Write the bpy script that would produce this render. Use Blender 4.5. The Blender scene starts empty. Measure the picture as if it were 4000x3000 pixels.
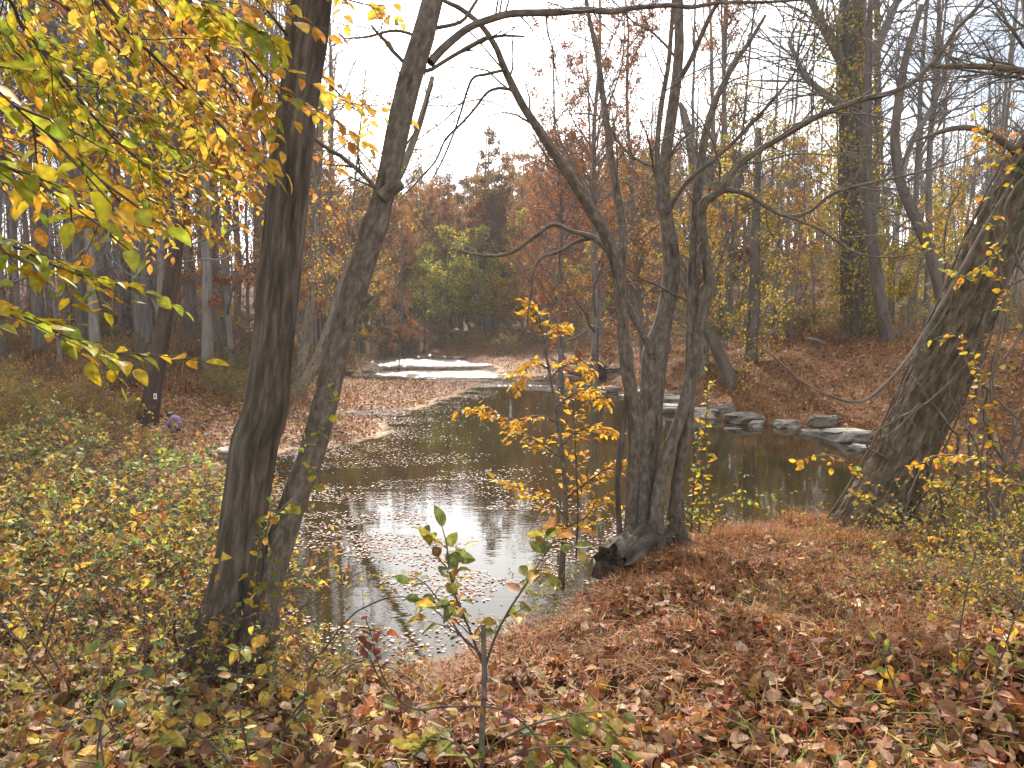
import bpy, math
import numpy as np
from mathutils import Vector, Matrix

# ------------------------------------------------------------------ camera, sky, sun, exposure
SC = bpy.context.scene
COL = SC.collection
FPX = 3000.0
CAMZ = 3.2
PITCH = math.atan(270.0 / FPX)
cam_d = bpy.data.cameras.new("camera")
cam_d.sensor_width = 36.0
cam_d.lens = 36.0 * FPX / 4000.0
cam_d.clip_start = 0.05
cam_d.clip_end = 2000.0
cam = bpy.data.objects.new("camera", cam_d)
COL.objects.link(cam)
cam.location = (0, 0, CAMZ)
cam.rotation_euler = (math.pi / 2 - PITCH, 0, 0)
SC.camera = cam

SUN_EL, SUN_AZ = math.radians(37), math.radians(-6)
w = bpy.data.worlds.new("World")
SC.world = w
w.use_nodes = True
nt = w.node_tree
nt.nodes.clear()
N = nt.nodes.new
out = N("ShaderNodeOutputWorld")
bg = N("ShaderNodeBackground")
sky = N("ShaderNodeTexSky")
sky.sky_type = 'NISHITA'
sky.sun_disc = False
sky.sun_elevation = SUN_EL
sky.sun_rotation = SUN_AZ
sky.air_density = 1.1
sky.dust_density = 1.1
sky.ozone_density = 2.5
tc = N("ShaderNodeTexCoord")
mp = N("ShaderNodeMapping")
mp.inputs['Scale'].default_value = (1.0, 1.0, 2.6)
cn = N("ShaderNodeTexNoise")
cn.inputs['Scale'].default_value = 2.2
cn.inputs['Detail'].default_value = 7
cn.inputs['Roughness'].default_value = 0.55
cr = N("ShaderNodeValToRGB")
cr.color_ramp.elements[0].position = 0.40
cr.color_ramp.elements[0].color = (0.12, 0.12, 0.12, 1)
cr.color_ramp.elements[1].position = 0.56
cr.color_ramp.elements[1].color = (1, 1, 1, 1)
mx = N("ShaderNodeMix")
mx.data_type = 'RGBA'
nt.links.new(tc.outputs['Generated'], mp.inputs['Vector'])
nt.links.new(mp.outputs['Vector'], cn.inputs['Vector'])
nt.links.new(cn.outputs['Fac'], cr.inputs['Fac'])
nt.links.new(cr.outputs['Color'], mx.inputs['Factor'])
nt.links.new(sky.outputs['Color'], mx.inputs['A'])
bw = N("ShaderNodeRGBToBW")
nt.links.new(sky.outputs['Color'], bw.inputs['Color'])
ma = N("ShaderNodeMath")                 # thin cloud: brighter towards the sun, as the air behind it
ma.operation = 'MULTIPLY_ADD'
ma.inputs[1].default_value = 2.1
ma.inputs[2].default_value = 6.5
nt.links.new(bw.outputs['Val'], ma.inputs[0])
nt.links.new(ma.outputs['Value'], mx.inputs['B'])
nt.links.new(mx.outputs['Result'], bg.inputs['Color'])
bg.inputs['Strength'].default_value = 0.1
nt.links.new(bg.outputs['Background'], out.inputs['Surface'])

sun_d = bpy.data.lights.new("sun", 'SUN')
sun_d.energy = 5.0
sun_d.angle = math.radians(1.5)
sun_d.color = (1.0, 0.94, 0.84)
sun = bpy.data.objects.new("sun", sun_d)
COL.objects.link(sun)
sdir = Vector((math.sin(SUN_AZ) * math.cos(SUN_EL), math.cos(SUN_AZ) * math.cos(SUN_EL), math.sin(SUN_EL)))
sun.rotation_euler = sdir.to_track_quat('Z', 'Y').to_euler()
sun.location = (0, 60, 60)

SC.view_settings.view_transform = 'Standard'
SC.view_settings.look = 'None'
SC.view_settings.exposure = 0.86
SC.view_settings.gamma = 1.0
SC.view_settings.use_curve_mapping = False
SC.render.engine = 'CYCLES'
SC.cycles.max_bounces = 6
SC.cycles.diffuse_bounces = 3
SC.cycles.glossy_bounces = 2
SC.cycles.transmission_bounces = 3
SC.cycles.transparent_max_bounces = 4
SC.cycles.caustics_reflective = False
SC.cycles.caustics_refractive = False

rng = np.random.default_rng(11)


# ------------------------------------------------------------------ small maths
def lin(h, k=1.0):
    h = h.lstrip('#')
    c = [int(h[i:i + 2], 16) / 255 for i in (0, 2, 4)]
    return np.array([(x / 12.92 if x <= 0.04045 else ((x + 0.055) / 1.055) ** 2.4) * k for x in c])


def nrm(a):
    return a / np.maximum(np.linalg.norm(a, axis=-1, keepdims=True), 1e-9)


def P(px, py, d):
    """world point seen at pixel (px, py) of the 4000 x 3000 picture, d metres ahead"""
    a, b = (px - 2000) / FPX, (1500 - py) / FPX
    cp, sp = math.cos(PITCH), math.sin(PITCH)
    v = np.array([a, cp + b * sp, -sp + b * cp])
    return np.array([0, 0, CAMZ]) + v * (d / v[1])


def vnoise(x, y, seed=0):
    x = np.asarray(x, float)
    y = np.asarray(y, float)
    ix, iy = np.floor(x).astype(np.int64), np.floor(y).astype(np.int64)
    fx, fy = x - ix, y - iy
    fx, fy = fx * fx * (3 - 2 * fx), fy * fy * (3 - 2 * fy)

    def h(a, b):
        k = (a * 374761393 + b * 668265263 + seed * 144269504) & 0xffffffff
        k = ((k ^ (k >> 13)) * 1274126177) & 0xffffffff
        k = k ^ (k >> 16)
        return (k & 0xffff) / 65535.0
    return (h(ix, iy) * (1 - fx) + h(ix + 1, iy) * fx) * (1 - fy) + (h(ix, iy + 1) * (1 - fx) + h(ix + 1, iy + 1) * fx) * fy


def fbm(x, y, seed=0, oct=4):
    s, a = 0, 0.5
    for i in range(oct):
        s = s + a * (vnoise(x, y, seed + i) - 0.5)
        x, y, a = x * 2.03, y * 2.03, a * 0.5
    return s


def sstep(t):
    t = np.clip(t, 0, 1)
    return t * t * (3 - 2 * t)


# ------------------------------------------------------------------ mesh building
class MB:
    def __init__(self):
        self.V, self.T, self.C, self.B, self.M = [], [], [], [], []
        self.n = 0

    def add(self, V, T, C=None, bk=None, mat=0):
        V = np.asarray(V, float).reshape(-1, 3)
        T = np.asarray(T, np.int64).reshape(-1, 3)
        if not len(V):
            return self
        self.V.append(V)
        self.T.append(T + self.n)
        if C is None:
            C = np.ones((len(V), 3))
        self.C.append(np.broadcast_to(np.asarray(C, float), (len(V), 3)))
        self.B.append(V if bk is None else bk)
        self.M.append(np.full(len(T), mat, np.int32))
        self.n += len(V)
        return self

    def mesh(self, name, mats, origin=(0, 0, 0), smooth=True):
        V = np.concatenate(self.V) - np.asarray(origin, float)
        T = np.concatenate(self.T)
        C = np.concatenate(self.C)
        B = np.concatenate(self.B)
        M = np.concatenate(self.M)
        me = bpy.data.meshes.new(name)
        me.vertices.add(len(V))
        me.vertices.foreach_set('co', V.astype(np.float32).ravel())
        me.loops.add(len(T) * 3)
        me.loops.foreach_set('vertex_index', T.astype(np.int32).ravel())
        me.polygons.add(len(T))
        me.polygons.foreach_set('loop_start', np.arange(0, len(T) * 3, 3, dtype=np.int32))
        me.polygons.foreach_set('material_index', M)
        me.polygons.foreach_set('use_smooth', np.full(len(T), smooth))
        me.update(calc_edges=True)
        ca = me.color_attributes.new('Col', 'FLOAT_COLOR', 'POINT')
        ca.data.foreach_set('color', np.concatenate([C, np.ones((len(C), 1))], 1).astype(np.float32).ravel())
        ba = me.attributes.new('bk', 'FLOAT_VECTOR', 'POINT')
        ba.data.foreach_set('vector', B.astype(np.float32).ravel())
        for m in (mats if isinstance(mats, (list, tuple)) else [mats]):
            me.materials.append(m)
        return me


def link(name, me, parent=None):
    o = bpy.data.objects.new(name, me)
    COL.objects.link(o)
    if parent is not None:
        o.parent = parent
    return o


def build(mb, name, mats, parent=None, origin=(0, 0, 0), smooth=True):
    o = link(name, mb.mesh(name, mats, origin, smooth), parent)
    if parent is None:
        o.location = origin
    return o


def tag(o, label=None, cat=None, group=None, kind=None):
    for k, v in (('label', label), ('category', cat), ('group', group), ('kind', kind)):
        if v:
            o[k] = v
    return o


def thing(name, loc, label, cat, group=None):
    o = bpy.data.objects.new(name, None)
    o.empty_display_size = 0.2
    COL.objects.link(o)
    o.location = loc
    return tag(o, label, cat, group)


def copy_tree(o, parent=None):
    c = o.copy()
    COL.objects.link(c)
    c.parent = parent
    for ch in o.children:
        copy_tree(ch, c)
    return c


def frames(Pt):
    """tangent and two normals along polylines Pt (N,K,3)"""
    t = np.empty_like(Pt)
    t[:, 1:-1] = Pt[:, 2:] - Pt[:, :-2]
    t[:, 0] = Pt[:, 1] - Pt[:, 0]
    t[:, -1] = Pt[:, -1] - Pt[:, -2]
    t = nrm(t)
    m = nrm(Pt[:, -1] - Pt[:, 0])
    ref = np.where(np.abs(m[:, 2:3]) > 0.75, np.array([[0.0, 1.0, 0.0]]), np.array([[0.0, 0.0, 1.0]]))
    u = nrm(np.cross(t, np.broadcast_to(ref[:, None], t.shape)))
    v = np.cross(t, u)
    return t, u, v


def tubes(Pt, R, sides, lump=0.0, seed=0, cap=True):
    """vectorised tubes. Pt (N,K,3) R (N,K) -> V, T, bk"""
    Pt = np.asarray(Pt, float)
    R = np.asarray(R, float)
    n, k = R.shape
    t, u, v = frames(Pt)
    th = np.linspace(0, 2 * math.pi, sides, endpoint=False)
    c, s = np.cos(th), np.sin(th)
    seg = np.linalg.norm(np.diff(Pt, axis=1), axis=2)
    L = np.concatenate([np.zeros((n, 1)), np.cumsum(seg, 1)], 1)
    rr = R[:, :, None] * np.ones((1, 1, sides))
    if lump:
        q = 2.2 * (np.arange(n)[:, None, None] * 7.3 + L[:, :, None])
        rr = rr * (1 + lump * 2 * (vnoise(q * 1.5 + 3 * c, s * 2 + 9, seed) - 0.5) + lump * (vnoise(q * 5, c * 3 + s * 2, seed + 3) - .5))
    V = Pt[:, :, None] + rr[..., None] * (c[None, None, :, None] * u[:, :, None] + s[None, None, :, None] * v[:, :, None])
    bk = np.stack([R[:, :, None] * c, R[:, :, None] * s, np.broadcast_to(L[:, :, None], (n, k, sides)) + np.arange(n)[:, None, None] * 1.7], -1)
    base = (np.arange(n) * k * sides)[:, None, None]
    i = np.arange(k - 1)[None, :, None] * sides
    j = np.arange(sides)[None, None, :]
    j2 = (j + 1) % sides
    a, b, d, e = base + i + j, base + i + j2, base + i + sides + j, base + i + sides + j2
    T = np.concatenate([np.stack([a, b, e], -1).reshape(-1, 3), np.stack([a, e, d], -1).reshape(-1, 3)])
    if cap:
        jj = np.arange(1, sides - 1)
        b0 = (np.arange(n) * k * sides + (k - 1) * sides)[:, None]
        T = np.concatenate([T, np.stack([np.broadcast_to(b0, (n, len(jj))), b0 + jj, b0 + jj + 1], -1).reshape(-1, 3)])
    return V.reshape(-1, 3), T, bk.reshape(-1, 3)


def cr_path(pts, n):
    """Catmull-Rom through pts (M,D), n samples per span"""
    p = np.asarray(pts, float)
    p = np.vstack([2 * p[0] - p[1], p, 2 * p[-1] - p[-2]])
    o = []
    for i in range(1, len(p) - 2):
        t = np.linspace(0, 1, n, endpoint=False)[:, None]
        a, b, c, d = p[i - 1], p[i], p[i + 1], p[i + 2]
        o.append(0.5 * (2 * b + (c - a) * t + (2 * a - 5 * b + 4 * c - d) * t ** 2 + (3 * b - a - 3 * c + d) * t ** 3))
    o.append(p[-2][None])
    return np.vstack(o)


def stem(pts, d, n=5):
    """pts: (px, py, width px[, depth]); returns polyline and radii in metres"""
    q = []
    m = len(pts)
    d0, d1 = (d, d) if np.isscalar(d) else d
    for i, p in enumerate(pts):
        dd = p[3] if len(p) > 3 else d0 + (d1 - d0) * i / (m - 1)
        w_ = P(p[0], p[1], dd)
        q.append([*w_, p[2] * 0.5 * dd / FPX])
    s = cr_path(q, n)
    return s[:, :3], np.maximum(s[:, 3], 0.0015)


def add_stem(mb, Pt, R, sides=10, lump=0.0, seed=0, C=None):
    V, T, bk = tubes(Pt[None], R[None], sides, lump, seed)
    mb.add(V, T, C, bk)


def resample(Pt, R, K):
    L = np.concatenate([[0], np.cumsum(np.linalg.norm(np.diff(Pt, axis=0), axis=1))])
    s = np.linspace(0, L[-1], K)
    return np.stack([np.interp(s, L, Pt[:, i]) for i in range(3)], 1), np.interp(s, L, R)


def spawn(Pp, Rp, n, t0, t1, lr, ang, up, K, rg, length=None, wig=0.25, rr=0.55, rmin=0.002, grav=0.0, taper=0.3, fall=0.5):
    """n child polylines on each parent"""
    Np, Kp, _ = Pp.shape
    idx = np.repeat(np.arange(Np), n)
    m = len(idx)
    t = rg.uniform(t0, t1, m) * (Kp - 1)
    i = np.clip(t.astype(int), 0, Kp - 2)
    f = (t - i)[:, None]
    a, b = Pp[idx, i], Pp[idx, i + 1]
    pos = a * (1 - f) + b * f
    tan = nrm(b - a)
    rad = Rp[idx, i] * (1 - f[:, 0]) + Rp[idx, i + 1] * f[:, 0]
    plen = np.linalg.norm(np.diff(Pp, axis=1), axis=2).sum(1)[idx]
    q = rg.normal(size=(m, 3))
    perp = nrm(q - (q * tan).sum(1, keepdims=True) * tan)
    aa = np.radians(rg.normal(ang, 12, m))[:, None]
    d = nrm(tan * np.cos(aa) + perp * np.sin(aa) + np.array([0, 0, up]))
    if length is None:
        Ln = plen * lr * rg.uniform(0.5, 1.2, m) * (1 - fall * t / (Kp - 1))
    else:
        Ln = rg.uniform(length[0], length[1], m)
    pts = [pos]
    step = (Ln / (K - 1))[:, None]
    for k in range(K - 1):
        d = nrm(d + rg.normal(size=(m, 3)) * wig + np.array([0, 0, -grav]))
        pts.append(pts[-1] + d * step)
    C = np.stack(pts, 1)
    r0 = np.maximum(rad * rr, rmin)
    R = r0[:, None] * np.linspace(1, taper, K)[None]
    return C, np.maximum(R, rmin * 0.5)


# leaf outlines: x along the leaf 0..1, y across, z bend
LEAF2 = (np.array([[0, 0, 0], [.45, -.5, .35], [.45, .5, .35], [1, 0, 0]], float), np.array([[0, 1, 3], [0, 3, 2]]))
LEAF4 = (np.array([[0, 0, 0], [.4, -.5, .3], [.45, 0, .12], [.4, .5, .3], [1, 0, -.25]], float),
         np.array([[0, 1, 2], [1, 4, 2], [2, 4, 3], [0, 2, 3]]))


def leaf_shape(ws, xs, fold=.25, droop=.25):
    n = len(xs)
    V = [[0, 0, 0]]
    T = []
    for x, q in zip(xs, ws):
        z = -droop * x * x
        V += [[x, -q / 2, z + fold * q / 2], [x, 0, z], [x, q / 2, z + fold * q / 2]]
    V.append([1, 0, -droop])
    T += [[0, 1, 2], [0, 2, 3]]
    for i in range(n - 1):
        a = 1 + 3 * i
        for k in (0, 1):
            T += [[a + k, a + 3 + k, a + 4 + k], [a + k, a + 4 + k, a + 1 + k]]
    a = 1 + 3 * (n - 1)
    e = len(V) - 1
    T += [[a, e, a + 1], [a + 1, e, a + 2]]
    return np.array(V, float), np.array(T)


LEAF8 = leaf_shape([.9, .8], [.33, .68])
LEAFB = leaf_shape([.62, .95, 1.0, .86, .5], [.12, .3, .48, .68, .87])


def rand_dirs(n, rg):
    return nrm(rg.normal(size=(n, 3)))


def leaves(pos, axis, normal, length, wr, tmpl, C, curl=1.0):
    pos = np.asarray(pos, float)
    n = len(pos)
    axis = nrm(axis)
    normal = nrm(normal - (normal * axis).sum(1, keepdims=True) * axis)
    side = np.cross(normal, axis)
    tv, tt = tmpl
    length = np.broadcast_to(length, (n,))
    wr = np.broadcast_to(wr, (n,))
    curl = np.broadcast_to(curl, (n,))
    V = (pos[:, None] + (axis * length[:, None])[:, None] * tv[None, :, 0:1]
         + (side * (length * wr)[:, None])[:, None] * tv[None, :, 1:2]
         + (normal * (length * curl)[:, None])[:, None] * tv[None, :, 2:3])
    T = tt[None] + (np.arange(n) * len(tv))[:, None, None]
    g = np.clip(1 + (tv[None, :, 0] - .45) * rng.normal(-.12, .35, (n, 1)) + rng.normal(0, .07, (n, len(tv))), .4, 1.6)
    return V.reshape(-1, 3), T.reshape(-1, 3), (np.asarray(C)[:, None] * g[..., None]).reshape(-1, 3)


def palette(n, cols, rg, jit=0.12):
    ws = np.array([c[1] for c in cols], float)
    cc = np.array([c[0] for c in cols])
    i = rg.choice(len(cols), n, p=ws / ws.sum())
    return np.clip(cc[i] * rg.normal(1, jit, (n, 1)) * rg.normal(1, jit * .4, (n, 3)), .004, .9)


def on_twigs(Pp, n, rg, t0=0.2):
    """n random points on the polylines with their tangents"""
    Np, K, _ = Pp.shape
    i = rg.integers(0, Np, n)
    t = rg.uniform(t0, 1, n) * (K - 1)
    j = np.clip(t.astype(int), 0, K - 2)
    f = (t - j)[:, None]
    a, b = Pp[i, j], Pp[i, j + 1]
    return a * (1 - f) + b * f, nrm(b - a)


# ------------------------------------------------------------------ materials
def new_mat(name):
    m = bpy.data.materials.new(name)
    m.use_nodes = True
    m.node_tree.nodes.clear()
    return m, m.node_tree.nodes, m.node_tree.links


def leaf_material(name, trans=0.45, rough=0.5, spec=0.3, boost=1.15):
    m, n, l = new_mat(name)
    o = n.new("ShaderNodeOutputMaterial")
    at = n.new("ShaderNodeAttribute")
    at.attribute_name = 'Col'
    oi = n.new("ShaderNodeObjectInfo")
    mul = n.new("ShaderNodeMix")
    mul.data_type = 'RGBA'
    mul.blend_type = 'MULTIPLY'
    mul.inputs['Factor'].default_value = 1
    l.new(at.outputs['Color'], mul.inputs['A'])
    l.new(oi.outputs['Color'], mul.inputs['B'])
    ge = n.new("ShaderNodeNewGeometry")
    no = n.new("ShaderNodeTexNoise")
    no.inputs['Scale'].default_value = 55
    no.inputs['Detail'].default_value = 2
    l.new(ge.outputs['Position'], no.inputs['Vector'])
    mr = n.new("ShaderNodeMapRange")
    mr.inputs['From Min'].default_value = .3
    mr.inputs['From Max'].default_value = .7
    mr.inputs['To Min'].default_value = .6
    mr.inputs['To Max'].default_value = 1.25
    l.new(no.outputs['Fac'], mr.inputs['Value'])
    m2 = n.new("ShaderNodeMix")
    m2.data_type = 'RGBA'
    m2.blend_type = 'MULTIPLY'
    m2.inputs['Factor'].default_value = 1
    l.new(mul.outputs['Result'], m2.inputs['A'])
    l.new(mr.outputs['Result'], m2.inputs['B'])
    pb = n.new("ShaderNodeBsdfPrincipled")
    pb.inputs['Roughness'].default_value = rough
    pb.inputs['Specular IOR Level'].default_value = spec
    l.new(m2.outputs['Result'], pb.inputs['Base Color'])
    if trans > 0:
        tr = n.new("ShaderNodeBsdfTranslucent")
        b = n.new("ShaderNodeVectorMath")
        b.operation = 'SCALE'
        b.inputs['Scale'].default_value = boost
        l.new(m2.outputs['Result'], b.inputs[0])
        l.new(b.outputs['Vector'], tr.inputs['Color'])
        ms = n.new("ShaderNodeMixShader")
        ms.inputs['Fac'].default_value = trans
        l.new(pb.outputs[0], ms.inputs[1])
        l.new(tr.outputs[0], ms.inputs[2])
        l.new(ms.outputs[0], o.inputs['Surface'])
    else:
        l.new(pb.outputs[0], o.inputs['Surface'])
    return m


def bark_material(name, c1, c2, c3, sc=14, stretch=.16, bump=.5, bdist=.02, lichen=None, lich_amt=.6, rough=.9):
    m, n, l = new_mat(name)
    o = n.new("ShaderNodeOutputMaterial")
    at = n.new("ShaderNodeAttribute")
    at.attribute_name = 'bk'
    mp = n.new("ShaderNodeMapping")
    mp.inputs['Scale'].default_value = (1, 1, stretch)
    l.new(at.outputs['Vector'], mp.inputs['Vector'])
    no = n.new("ShaderNodeTexNoise")
    no.inputs['Scale'].default_value = sc
    no.inputs['Detail'].default_value = 6
    no.inputs['Roughness'].default_value = .65
    l.new(mp.outputs['Vector'], no.inputs['Vector'])
    r = n.new("ShaderNodeValToRGB")
    e = r.color_ramp.elements
    e[0].position, e[0].color = .3, (*c1, 1)
    e[1].position, e[1].color = .7, (*c3, 1)
    k = e.new(.5)
    k.color = (*c2, 1)
    l.new(no.outputs['Fac'], r.inputs['Fac'])
    col = r.outputs['Color']
    big = n.new("ShaderNodeTexNoise")
    big.inputs['Scale'].default_value = 5.0
    big.inputs['Detail'].default_value = 5
    mb_ = n.new("ShaderNodeMapping")
    mb_.inputs['Scale'].default_value = (2.4, 2.4, .7)
    l.new(at.outputs['Vector'], mb_.inputs['Vector'])
    l.new(mb_.outputs['Vector'], big.inputs['Vector'])
    mr = n.new("ShaderNodeMapRange")
    mr.inputs['From Min'].default_value = lich_amt
    mr.inputs['From Max'].default_value = lich_amt + .08
    l.new(big.outputs['Fac'], mr.inputs['Value'])
    if lichen is not None:
        mx = n.new("ShaderNodeMix")
        mx.data_type = 'RGBA'
        l.new(mr.outputs['Result'], mx.inputs['Factor'])
        l.new(col, mx.inputs['A'])
        mx.inputs['B'].default_value = (*lichen, 1)
        col = mx.outputs['Result']
    oi = n.new("ShaderNodeObjectInfo")
    mu = n.new("ShaderNodeMix")
    mu.data_type = 'RGBA'
    mu.blend_type = 'MULTIPLY'
    mu.inputs['Factor'].default_value = 1
    l.new(col, mu.inputs['A'])
    l.new(oi.outputs['Color'], mu.inputs['B'])
    pb = n.new("ShaderNodeBsdfPrincipled")
    pb.inputs['Roughness'].default_value = rough
    pb.inputs['Specular IOR Level'].default_value = .2
    l.new(mu.outputs['Result'], pb.inputs['Base Color'])
    if bump:
        bp = n.new("ShaderNodeBump")
        bp.inputs['Strength'].default_value = bump
        bp.inputs['Distance'].default_value = bdist
        l.new(no.outputs['Fac'], bp.inputs['Height'])
        l.new(bp.outputs['Normal'], pb.inputs['Normal'])
    l.new(pb.outputs[0], o.inputs['Surface'])
    return m


def ground_material():
    m, n, l = new_mat('ground')
    o = n.new("ShaderNodeOutputMaterial")
    at = n.new("ShaderNodeAttribute")
    at.attribute_name = 'Col'
    ge = n.new("ShaderNodeNewGeometry")
    no = n.new("ShaderNodeTexNoise")
    no.inputs['Scale'].default_value = 3
    no.inputs['Detail'].default_value = 8
    l.new(ge.outputs['Position'], no.inputs['Vector'])
    vo = n.new("ShaderNodeTexVoronoi")
    vo.inputs['Scale'].default_value = 13
    wv = n.new("ShaderNodeVectorMath")
    wv.operation = 'MULTIPLY_ADD'
    l.new(no.outputs['Color'], wv.inputs[0])
    wv.inputs[1].default_value = (.25, .25, .25)
    l.new(ge.outputs['Position'], wv.inputs[2])
    l.new(wv.outputs['Vector'], vo.inputs['Vector'])
    se = n.new("ShaderNodeSeparateColor")
    l.new(vo.outputs['Color'], se.inputs['Color'])
    r = n.new("ShaderNodeValToRGB")
    e = r.color_ramp.elements
    e[0].position, e[0].color = 0, (.35, .33, .32, 1)
    e[1].position, e[1].color = 1, (1.5, 1.45, 1.4, 1)
    for p, c in ((.3, (.7, .62, .55)), (.6, (1.0, .85, .72)), (.8, (1.15, 1.0, .75))):
        k = e.new(p)
        k.color = (*c, 1)
    l.new(se.outputs['Red'], r.inputs['Fac'])
    mu = n.new("ShaderNodeMix")
    mu.data_type = 'RGBA'
    mu.blend_type = 'MULTIPLY'
    mu.inputs['Factor'].default_value = 1
    l.new(r.outputs['Color'], mu.inputs['A'])
    l.new(at.outputs['Color'], mu.inputs['B'])
    pb = n.new("ShaderNodeBsdfPrincipled")
    pb.inputs['Roughness'].default_value = .95
    pb.inputs['Specular IOR Level'].default_value = .15
    l.new(mu.outputs['Result'], pb.inputs['Base Color'])
    bp = n.new("ShaderNodeBump")
    bp.inputs['Strength'].default_value = .8
    bp.inputs['Distance'].default_value = .05
    l.new(se.outputs['Green'], bp.inputs['Height'])
    l.new(bp.outputs['Normal'], pb.inputs['Normal'])
    l.new(pb.outputs[0], o.inputs['Surface'])
    return m


def water_material():
    m, n, l = new_mat('river_water')
    o = n.new("ShaderNodeOutputMaterial")
    pb = n.new("ShaderNodeBsdfPrincipled")
    pb.inputs['Base Color'].default_value = (.034, .025, .010, 1)
    pb.inputs['Roughness'].default_value = .02
    pb.inputs['IOR'].default_value = 1.33
    at = n.new("ShaderNodeAttribute")
    at.attribute_name = 'Col'
    ge = n.new("ShaderNodeNewGeometry")
    mp = n.new("ShaderNodeMapping")
    mp.inputs['Scale'].default_value = (1, 2.2, 1)
    l.new(ge.outputs['Position'], mp.inputs['Vector'])
    n1 = n.new("ShaderNodeTexNoise")
    n1.inputs['Scale'].default_value = 2.2
    n1.inputs['Detail'].default_value = 3
    l.new(mp.outputs['Vector'], n1.inputs['Vector'])
    n2 = n.new("ShaderNodeTexNoise")
    n2.inputs['Scale'].default_value = 5.5
    n2.inputs['Detail'].default_value = 3
    l.new(mp.outputs['Vector'], n2.inputs['Vector'])
    b1 = n.new("ShaderNodeBump")
    b1.inputs['Strength'].default_value = .25
    b1.inputs['Distance'].default_value = .006
    l.new(n1.outputs['Fac'], b1.inputs['Height'])
    b2 = n.new("ShaderNodeBump")
    b2.inputs['Distance'].default_value = .16
    l.new(at.outputs['Fac'], b2.inputs['Strength'])
    l.new(n2.outputs['Fac'], b2.inputs['Height'])
    l.new(b1.outputs['Normal'], b2.inputs['Normal'])
    l.new(b2.outputs['Normal'], pb.inputs['Normal'])
    l.new(pb.outputs[0], o.inputs['Surface'])
    return m


def rock_material():
    m, n, l = new_mat('river_rock')
    o = n.new("ShaderNodeOutputMaterial")
    ge = n.new("ShaderNodeNewGeometry")
    mp = n.new("ShaderNodeMapping")
    mp.inputs['Scale'].default_value = (1, 1, 3.5)
    l.new(ge.outputs['Position'], mp.inputs['Vector'])
    no = n.new("ShaderNodeTexNoise")
    no.inputs['Scale'].default_value = 4
    no.inputs['Detail'].default_value = 9
    no.inputs['Roughness'].default_value = .65
    l.new(mp.outputs['Vector'], no.inputs['Vector'])
    r = n.new("ShaderNodeValToRGB")
    e = r.color_ramp.elements
    e[0].position, e[0].color = .3, (.10, .088, .07, 1)
    e[1].position, e[1].color = .68, (.46, .42, .36, 1)
    k = e.new(.48)
    k.color = (.30, .27, .23, 1)
    l.new(no.outputs['Fac'], r.inputs['Fac'])
    oi = n.new("ShaderNodeObjectInfo")
    mu = n.new("ShaderNodeMix")
    mu.data_type = 'RGBA'
    mu.blend_type = 'MULTIPLY'
    mu.inputs['Factor'].default_value = 1
    l.new(r.outputs['Color'], mu.inputs['A'])
    l.new(oi.outputs['Color'], mu.inputs['B'])
    pb = n.new("ShaderNodeBsdfPrincipled")
    pb.inputs['Roughness'].default_value = .8
    l.new(mu.outputs['Result'], pb.inputs['Base Color'])
    bp = n.new("ShaderNodeBump")
    bp.inputs['Strength'].default_value = .7
    bp.inputs['Distance'].default_value = .06
    l.new(no.outputs['Fac'], bp.inputs['Height'])
    l.new(bp.outputs['Normal'], pb.inputs['Normal'])
    l.new(pb.outputs[0], o.inputs['Surface'])
    return m


def plain_material(name, c, rough=.8, noise=.25, sc=30):
    m, n, l = new_mat(name)
    o = n.new("ShaderNodeOutputMaterial")
    pb = n.new("ShaderNodeBsdfPrincipled")
    pb.inputs['Roughness'].default_value = rough
    no = n.new("ShaderNodeTexNoise")
    no.inputs['Scale'].default_value = sc
    no.inputs['Detail'].default_value = 4
    r = n.new("ShaderNodeValToRGB")
    r.color_ramp.elements[0].color = (*(np.array(c) * (1 - noise)), 1)
    r.color_ramp.elements[1].color = (*np.minimum(np.array(c) * (1 + noise), 1), 1)
    l.new(no.outputs['Fac'], r.inputs['Fac'])
    l.new(r.outputs['Color'], pb.inputs['Base Color'])
    l.new(pb.outputs[0], o.inputs['Surface'])
    return m


M_LEAF = leaf_material('thin_leaf', .5)
M_DRY = leaf_material('dry_leaf', .28, .6, .25, 1.0)
M_FLOAT = leaf_material('wet_leaf', .0, .6, .25)
M_GRASS = leaf_material('dry_grass', .35, .6, .2)
M_BARK_A = bark_material('grey_brown_bark', (.026, .021, .016), (.084, .068, .052), (.185, .152, .120), 26, .14, 1.0, .024, (.055, .046, .037), .62)
M_BARK_B = bark_material('smooth_grey_bark', (.060, .049, .038), (.125, .103, .080), (.22, .187, .148), 34, .45, .7, .010, (.050, .042, .034), .60)
M_BARK_C = bark_material('ridged_bark', (.045, .034, .022), (.125, .096, .064), (.24, .192, .135), 22, .35, .7, .014, (.085, .085, .045), .58)
M_BARK_F = bark_material('forest_bark', (.095, .081, .070), (.180, .157, .138), (.28, .25, .222), 9, .14, .6, .03, (.19, .17, .15), .62)
M_BARK_S = bark_material('pale_sycamore_bark', (.17, .145, .118), (.27, .24, .20), (.40, .37, .32), 7, .3, .3, .01, (.13, .105, .08), .56)
M_TWIG = bark_material('twig_bark', (.045, .036, .030), (.085, .068, .055), (.15, .125, .10), 30, .3, 0)
M_TWIGF = bark_material('forest_twig_bark', (.105, .090, .079), (.165, .143, .126), (.23, .203, .18), 30, .3, 0)
M_VINE = bark_material('vine_bark', (.06, .045, .033), (.14, .11, .085), (.26, .215, .17), 25, .2, .4, .008)
M_DRIFT = bark_material('driftwood', (.10, .085, .07), (.22, .19, .155), (.38, .34, .29), 12, .12, .5, .02)
M_GROUND = ground_material()
M_WATER = water_material()
M_ROCK = rock_material()

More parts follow.
